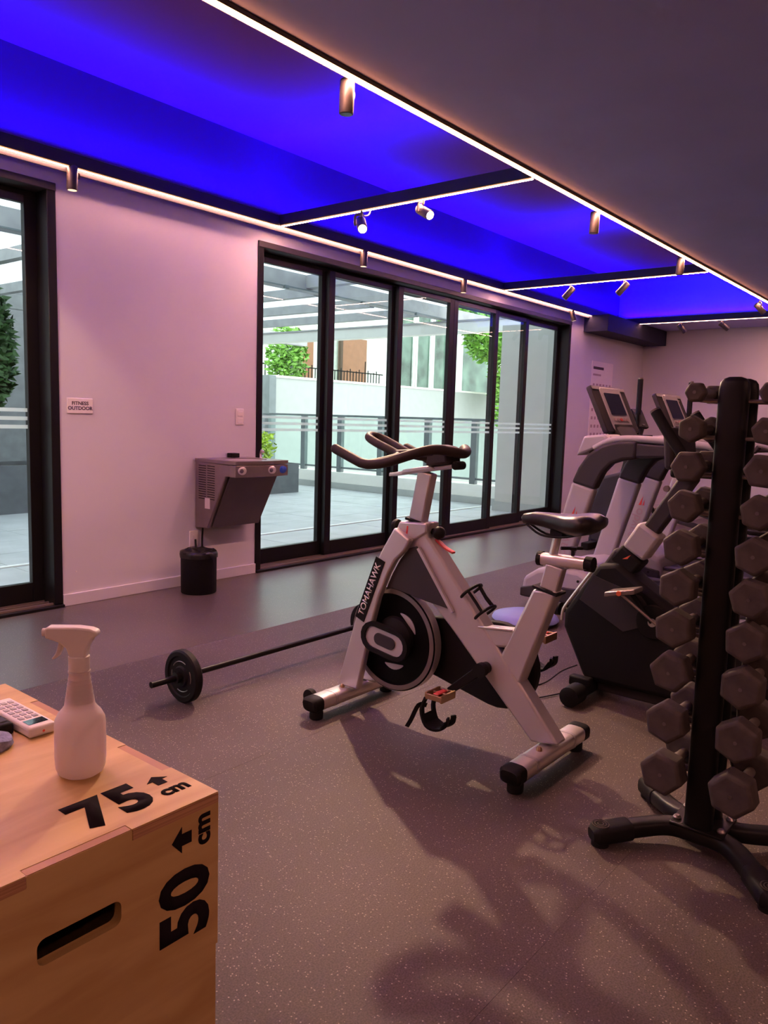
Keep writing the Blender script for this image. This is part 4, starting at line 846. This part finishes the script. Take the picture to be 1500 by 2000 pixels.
# ------------------------------------------------------------------ elliptical trainer far behind the treadmills
et = thing('elliptical_trainer', 'dark elliptical trainer behind the treadmills, its two upright arms showing', 'elliptical', (7.55, 2.65, 0))
ex0 = 7.4
MB().prism([(3.25, .06), (3.30, .35), (3.15, .72), (2.95, .78), (2.80, .60), (2.72, .06)], 7.30, 7.58, 'x').build('drive_housing', 'dark_pl', et, bevel=.03, seg=3)
MB().box(7.40, 7.48, 1.35, 3.3, .03, .09).build('base_rail', 'dark_pl', et, bevel=.008)
for y in (1.4, 3.2): MB().box(7.10, 7.78, y-.04, y+.04, 0, .07).build('foot', 'matte', et, bevel=.01)
MB().sweep([(7.44, 2.98, .7), (7.44, 2.86, 1.25)], sbx(.08, .09), up=(0, 1, 0)).build('mast', 'dark_pl', et, bevel=.01)
MB().sweep([(7.44, 2.83, 1.20), (7.44, 2.92, 1.38)], sbx(.26, .04), up=(0, 1, 0)).build('console', 'matte', et, bevel=.01)
for x_, y_ in ((7.16, 2.775), (7.76, 2.505)):
    ar = MB().tube(smooth_path([(x_, 2.55 if x_ < 7.4 else 2.40, .40), (x_, y_-.02, .85), (x_, y_, 1.2), (x_, y_, 1.66)], 5), .016, 10).build('moving_arm', 'black', et)
    MB().tube([(x_, y_, 1.33), (x_, y_, 1.655)], .025, 12).build('foam_grip', 'rub', ar)
    MB().tube([(x_, y_, 1.655), (x_, y_, 1.668)], .022, 12).build('grip_cap', 'handle', ar)
    MB().sweep([(x_, 2.55 if x_ < 7.4 else 2.40, .42), (x_+(.06 if x_ < 7.4 else -.06), 1.75, .25)], sbx(.04, .05)).build('pedal_rail', 'dark_pl', et)
    MB().box(x_+(.0 if x_ < 7.4 else -.14), x_+(.14 if x_ < 7.4 else 0), 1.65, 1.98, .26, .30).build('foot_plate', 'rub', et, bevel=.01)

# ------------------------------------------------------------------ dumbbell rack
rk = thing('dumbbell_rack', 'black upright dumbbell rack with splayed feet at the right', 'rack', (2.28, .60, 0))
YR = .606; XN, XF = 2.235, 2.325
for x_ in (XN, XF):
    ov = [(YR+a, b) for a, b in ()]
    po_ = MB(); rr = []
    for z, s in ((.07, 1), (1.325, 1), (1.345, .93), (1.355, .75), (1.360, .4)):
        rr.append([(x_+.021*s*math.copysign(abs(math.cos(a))**.55, math.cos(a)), YR+.039*s*math.copysign(abs(math.sin(a))**.55, math.sin(a)), z) for a in [2*math.pi*i/24 for i in range(24)]])
    po_.loft(rr).build('post', 'black', rk, smooth=50)
levels = [1.317, 1.217, 1.114, 1.005, .890, .777, .660, .535, .388, .238]
rads = [.028, .036, .044, .045, .049, .051, .053, .055, .057, .060]
for z, hr in zip(levels, rads):
    for x_ in (XN, XF):
        for s_ in (-1, 1):
            zz = z-.016
            sdl = MB().tube(bent([(x_, YR+s_*.035, zz-.006), (x_, YR+s_*.075, zz-.006), (x_, YR+s_*.092, zz-.004), (x_, YR+s_*.108, zz+.018)], .012, 4), .0055, 8).build('saddle', 'handle', rk)
    MB().box(XN+.018, XF-.018, YR-.02, YR+.02, z-.03, z-.012).build('spacer', 'black', rk)
# splayed feet: two bowed tubes
def foot(sg_, xm, name):
    pts = [(xm-sg_*.150, YR+.228, .036), (xm-sg_*.075, YR+.165, .044), (xm-sg_*.005, YR+.085, .054), (xm+sg_*.004, YR, .056), (xm-sg_*.005, YR-.085, .054), (xm-sg_*.075, YR-.165, .044), (xm-sg_*.150, YR-.228, .036)]
    prof_ = [(.030*math.copysign(abs(math.cos(a))**.6, math.cos(a)), .024*math.copysign(abs(math.sin(a))**.6, math.sin(a))) for a in [2*math.pi*i/18 for i in range(18)]]
    ft = MB().sweep(smooth_path(pts, 5), prof_).build(name, 'black', rk)
    for e in (1, -1):
        a, b = Vector(pts[0 if e > 0 else -1]), Vector(pts[1 if e > 0 else -2])
        d = (b-a).normalized()
        MB().sweep([a-d*.03, a-d*.015, a+d*.085, a+d*.09], [(p*1.14, q*1.16) for p, q in prof_], scales=[.6, 1, 1, .95]).build('rubber_sleeve', 'rub', ft)
        tp = a-d*.002
        for r_ in (.026, .018, .010): MB().lathe([(r_, 0), (r_, .002), (r_-.003, .002), (r_-.003, 0)], (tp.x, tp.y, .0635), 'z', 20, ring=True).build('ring_mark', 'dumb', ft)
        for z_ in (.0,): MB().lathe([(.026, 0), (.026, .015)], (a.x, a.y, 0), 'z', 14).build('floor_pad', 'rub', ft)
        MB().lathe([(.011, 0), (.012, .006), (.007, .012)], (xm+.004, YR+e*.062, .080), 'z', 10).build('bolt', 'handle', ft)
    return ft
foot(1, XN+.0, 'front_foot'); foot(-1, XF+.0, 'rear_foot')
MB().box(XN-.03, XF+.03, YR-.075, YR+.075, .074, .082).build('base_plate', 'black', rk, bevel=.003)
tn = ('top', 'second', 'third', 'fourth', 'fifth', 'sixth', 'seventh', 'eighth', 'ninth', 'bottom')
hexc = {}
def dumbbell(x, y, z, r, label, rot):
    t = thing('hex_dumbbell', label, 'dumbbell', (x, y, z), 0, 'dumbbells on the rack')
    hl = .058+r*.25; L = r*1.15
    key = (round(r, 4), rot)
    if key not in hexc:
        pts = [(r*1.06*math.cos(R(60*i+rot)), r*1.06*math.sin(R(60*i+rot))) for i in range(6)]
        ins = [(a*.86, b*.86) for a, b in pts]
        rings = [[(-L/2, a, b) for a, b in ins], [(-L/2+.007, a, b) for a, b in pts], [(L/2-.007, a, b) for a, b in pts], [(L/2, a, b) for a, b in ins]]
        h_ = MB().loft(rings).build('head', 'dumb', t, world=False, bevel=.004, smooth=30)
        h_.location = (-hl-L/2+.004, 0, 0)
        d_ = MB().lathe([(.005, 0), (.005, .0015)], (0, 0, 0), 'x', 10).build('centre_mark', 'steel_d', h_, world=False); d_.location = (-L/2-.0014, 0, 0)
        hn = MB().lathe([(.014, -hl), (.0145, -hl*.6), (.0165, 0), (.0145, hl*.6), (.014, hl)], (0, 0, 0), 'x', 16).build('handle', 'handle', t, world=False)
        hexc[key] = (h_, d_, hn)
        src = h_
    else:
        h0, d0, n0 = hexc[key]
        src = h0.copy(); C.objects.link(src); src.parent = t; src.location = (-hl-L/2+.004, 0, 0)
        d_ = d0.copy(); C.objects.link(d_); d_.parent = src
        hn = n0.copy(); C.objects.link(hn); hn.parent = t
    h2 = src.copy(); C.objects.link(h2); h2.parent = t; h2.location = (hl+L/2-.004, 0, 0)
xm = (XN+XF)/2
for k_, (z, r_) in enumerate(zip(levels, rads)):
    rl = (0, 30, 0, 12, 20, 30, 24, 10, 20, 14)[k_]; rr_ = (0, 10, 4, 18, 22, 12, 26, 30, 28, 16)[k_]
    dumbbell(xm, YR+.090, z, r_, f'grey hex dumbbell on the window side of the rack, {tn[k_]} tier'+(' from the top' if 0 < k_ < 9 else ''), rl)
    dumbbell(xm, YR-.100, z, r_*1.02, f'grey hex dumbbell on the right side of the rack, {tn[k_]} tier'+(' from the top' if 0 < k_ < 9 else ''), rr_)
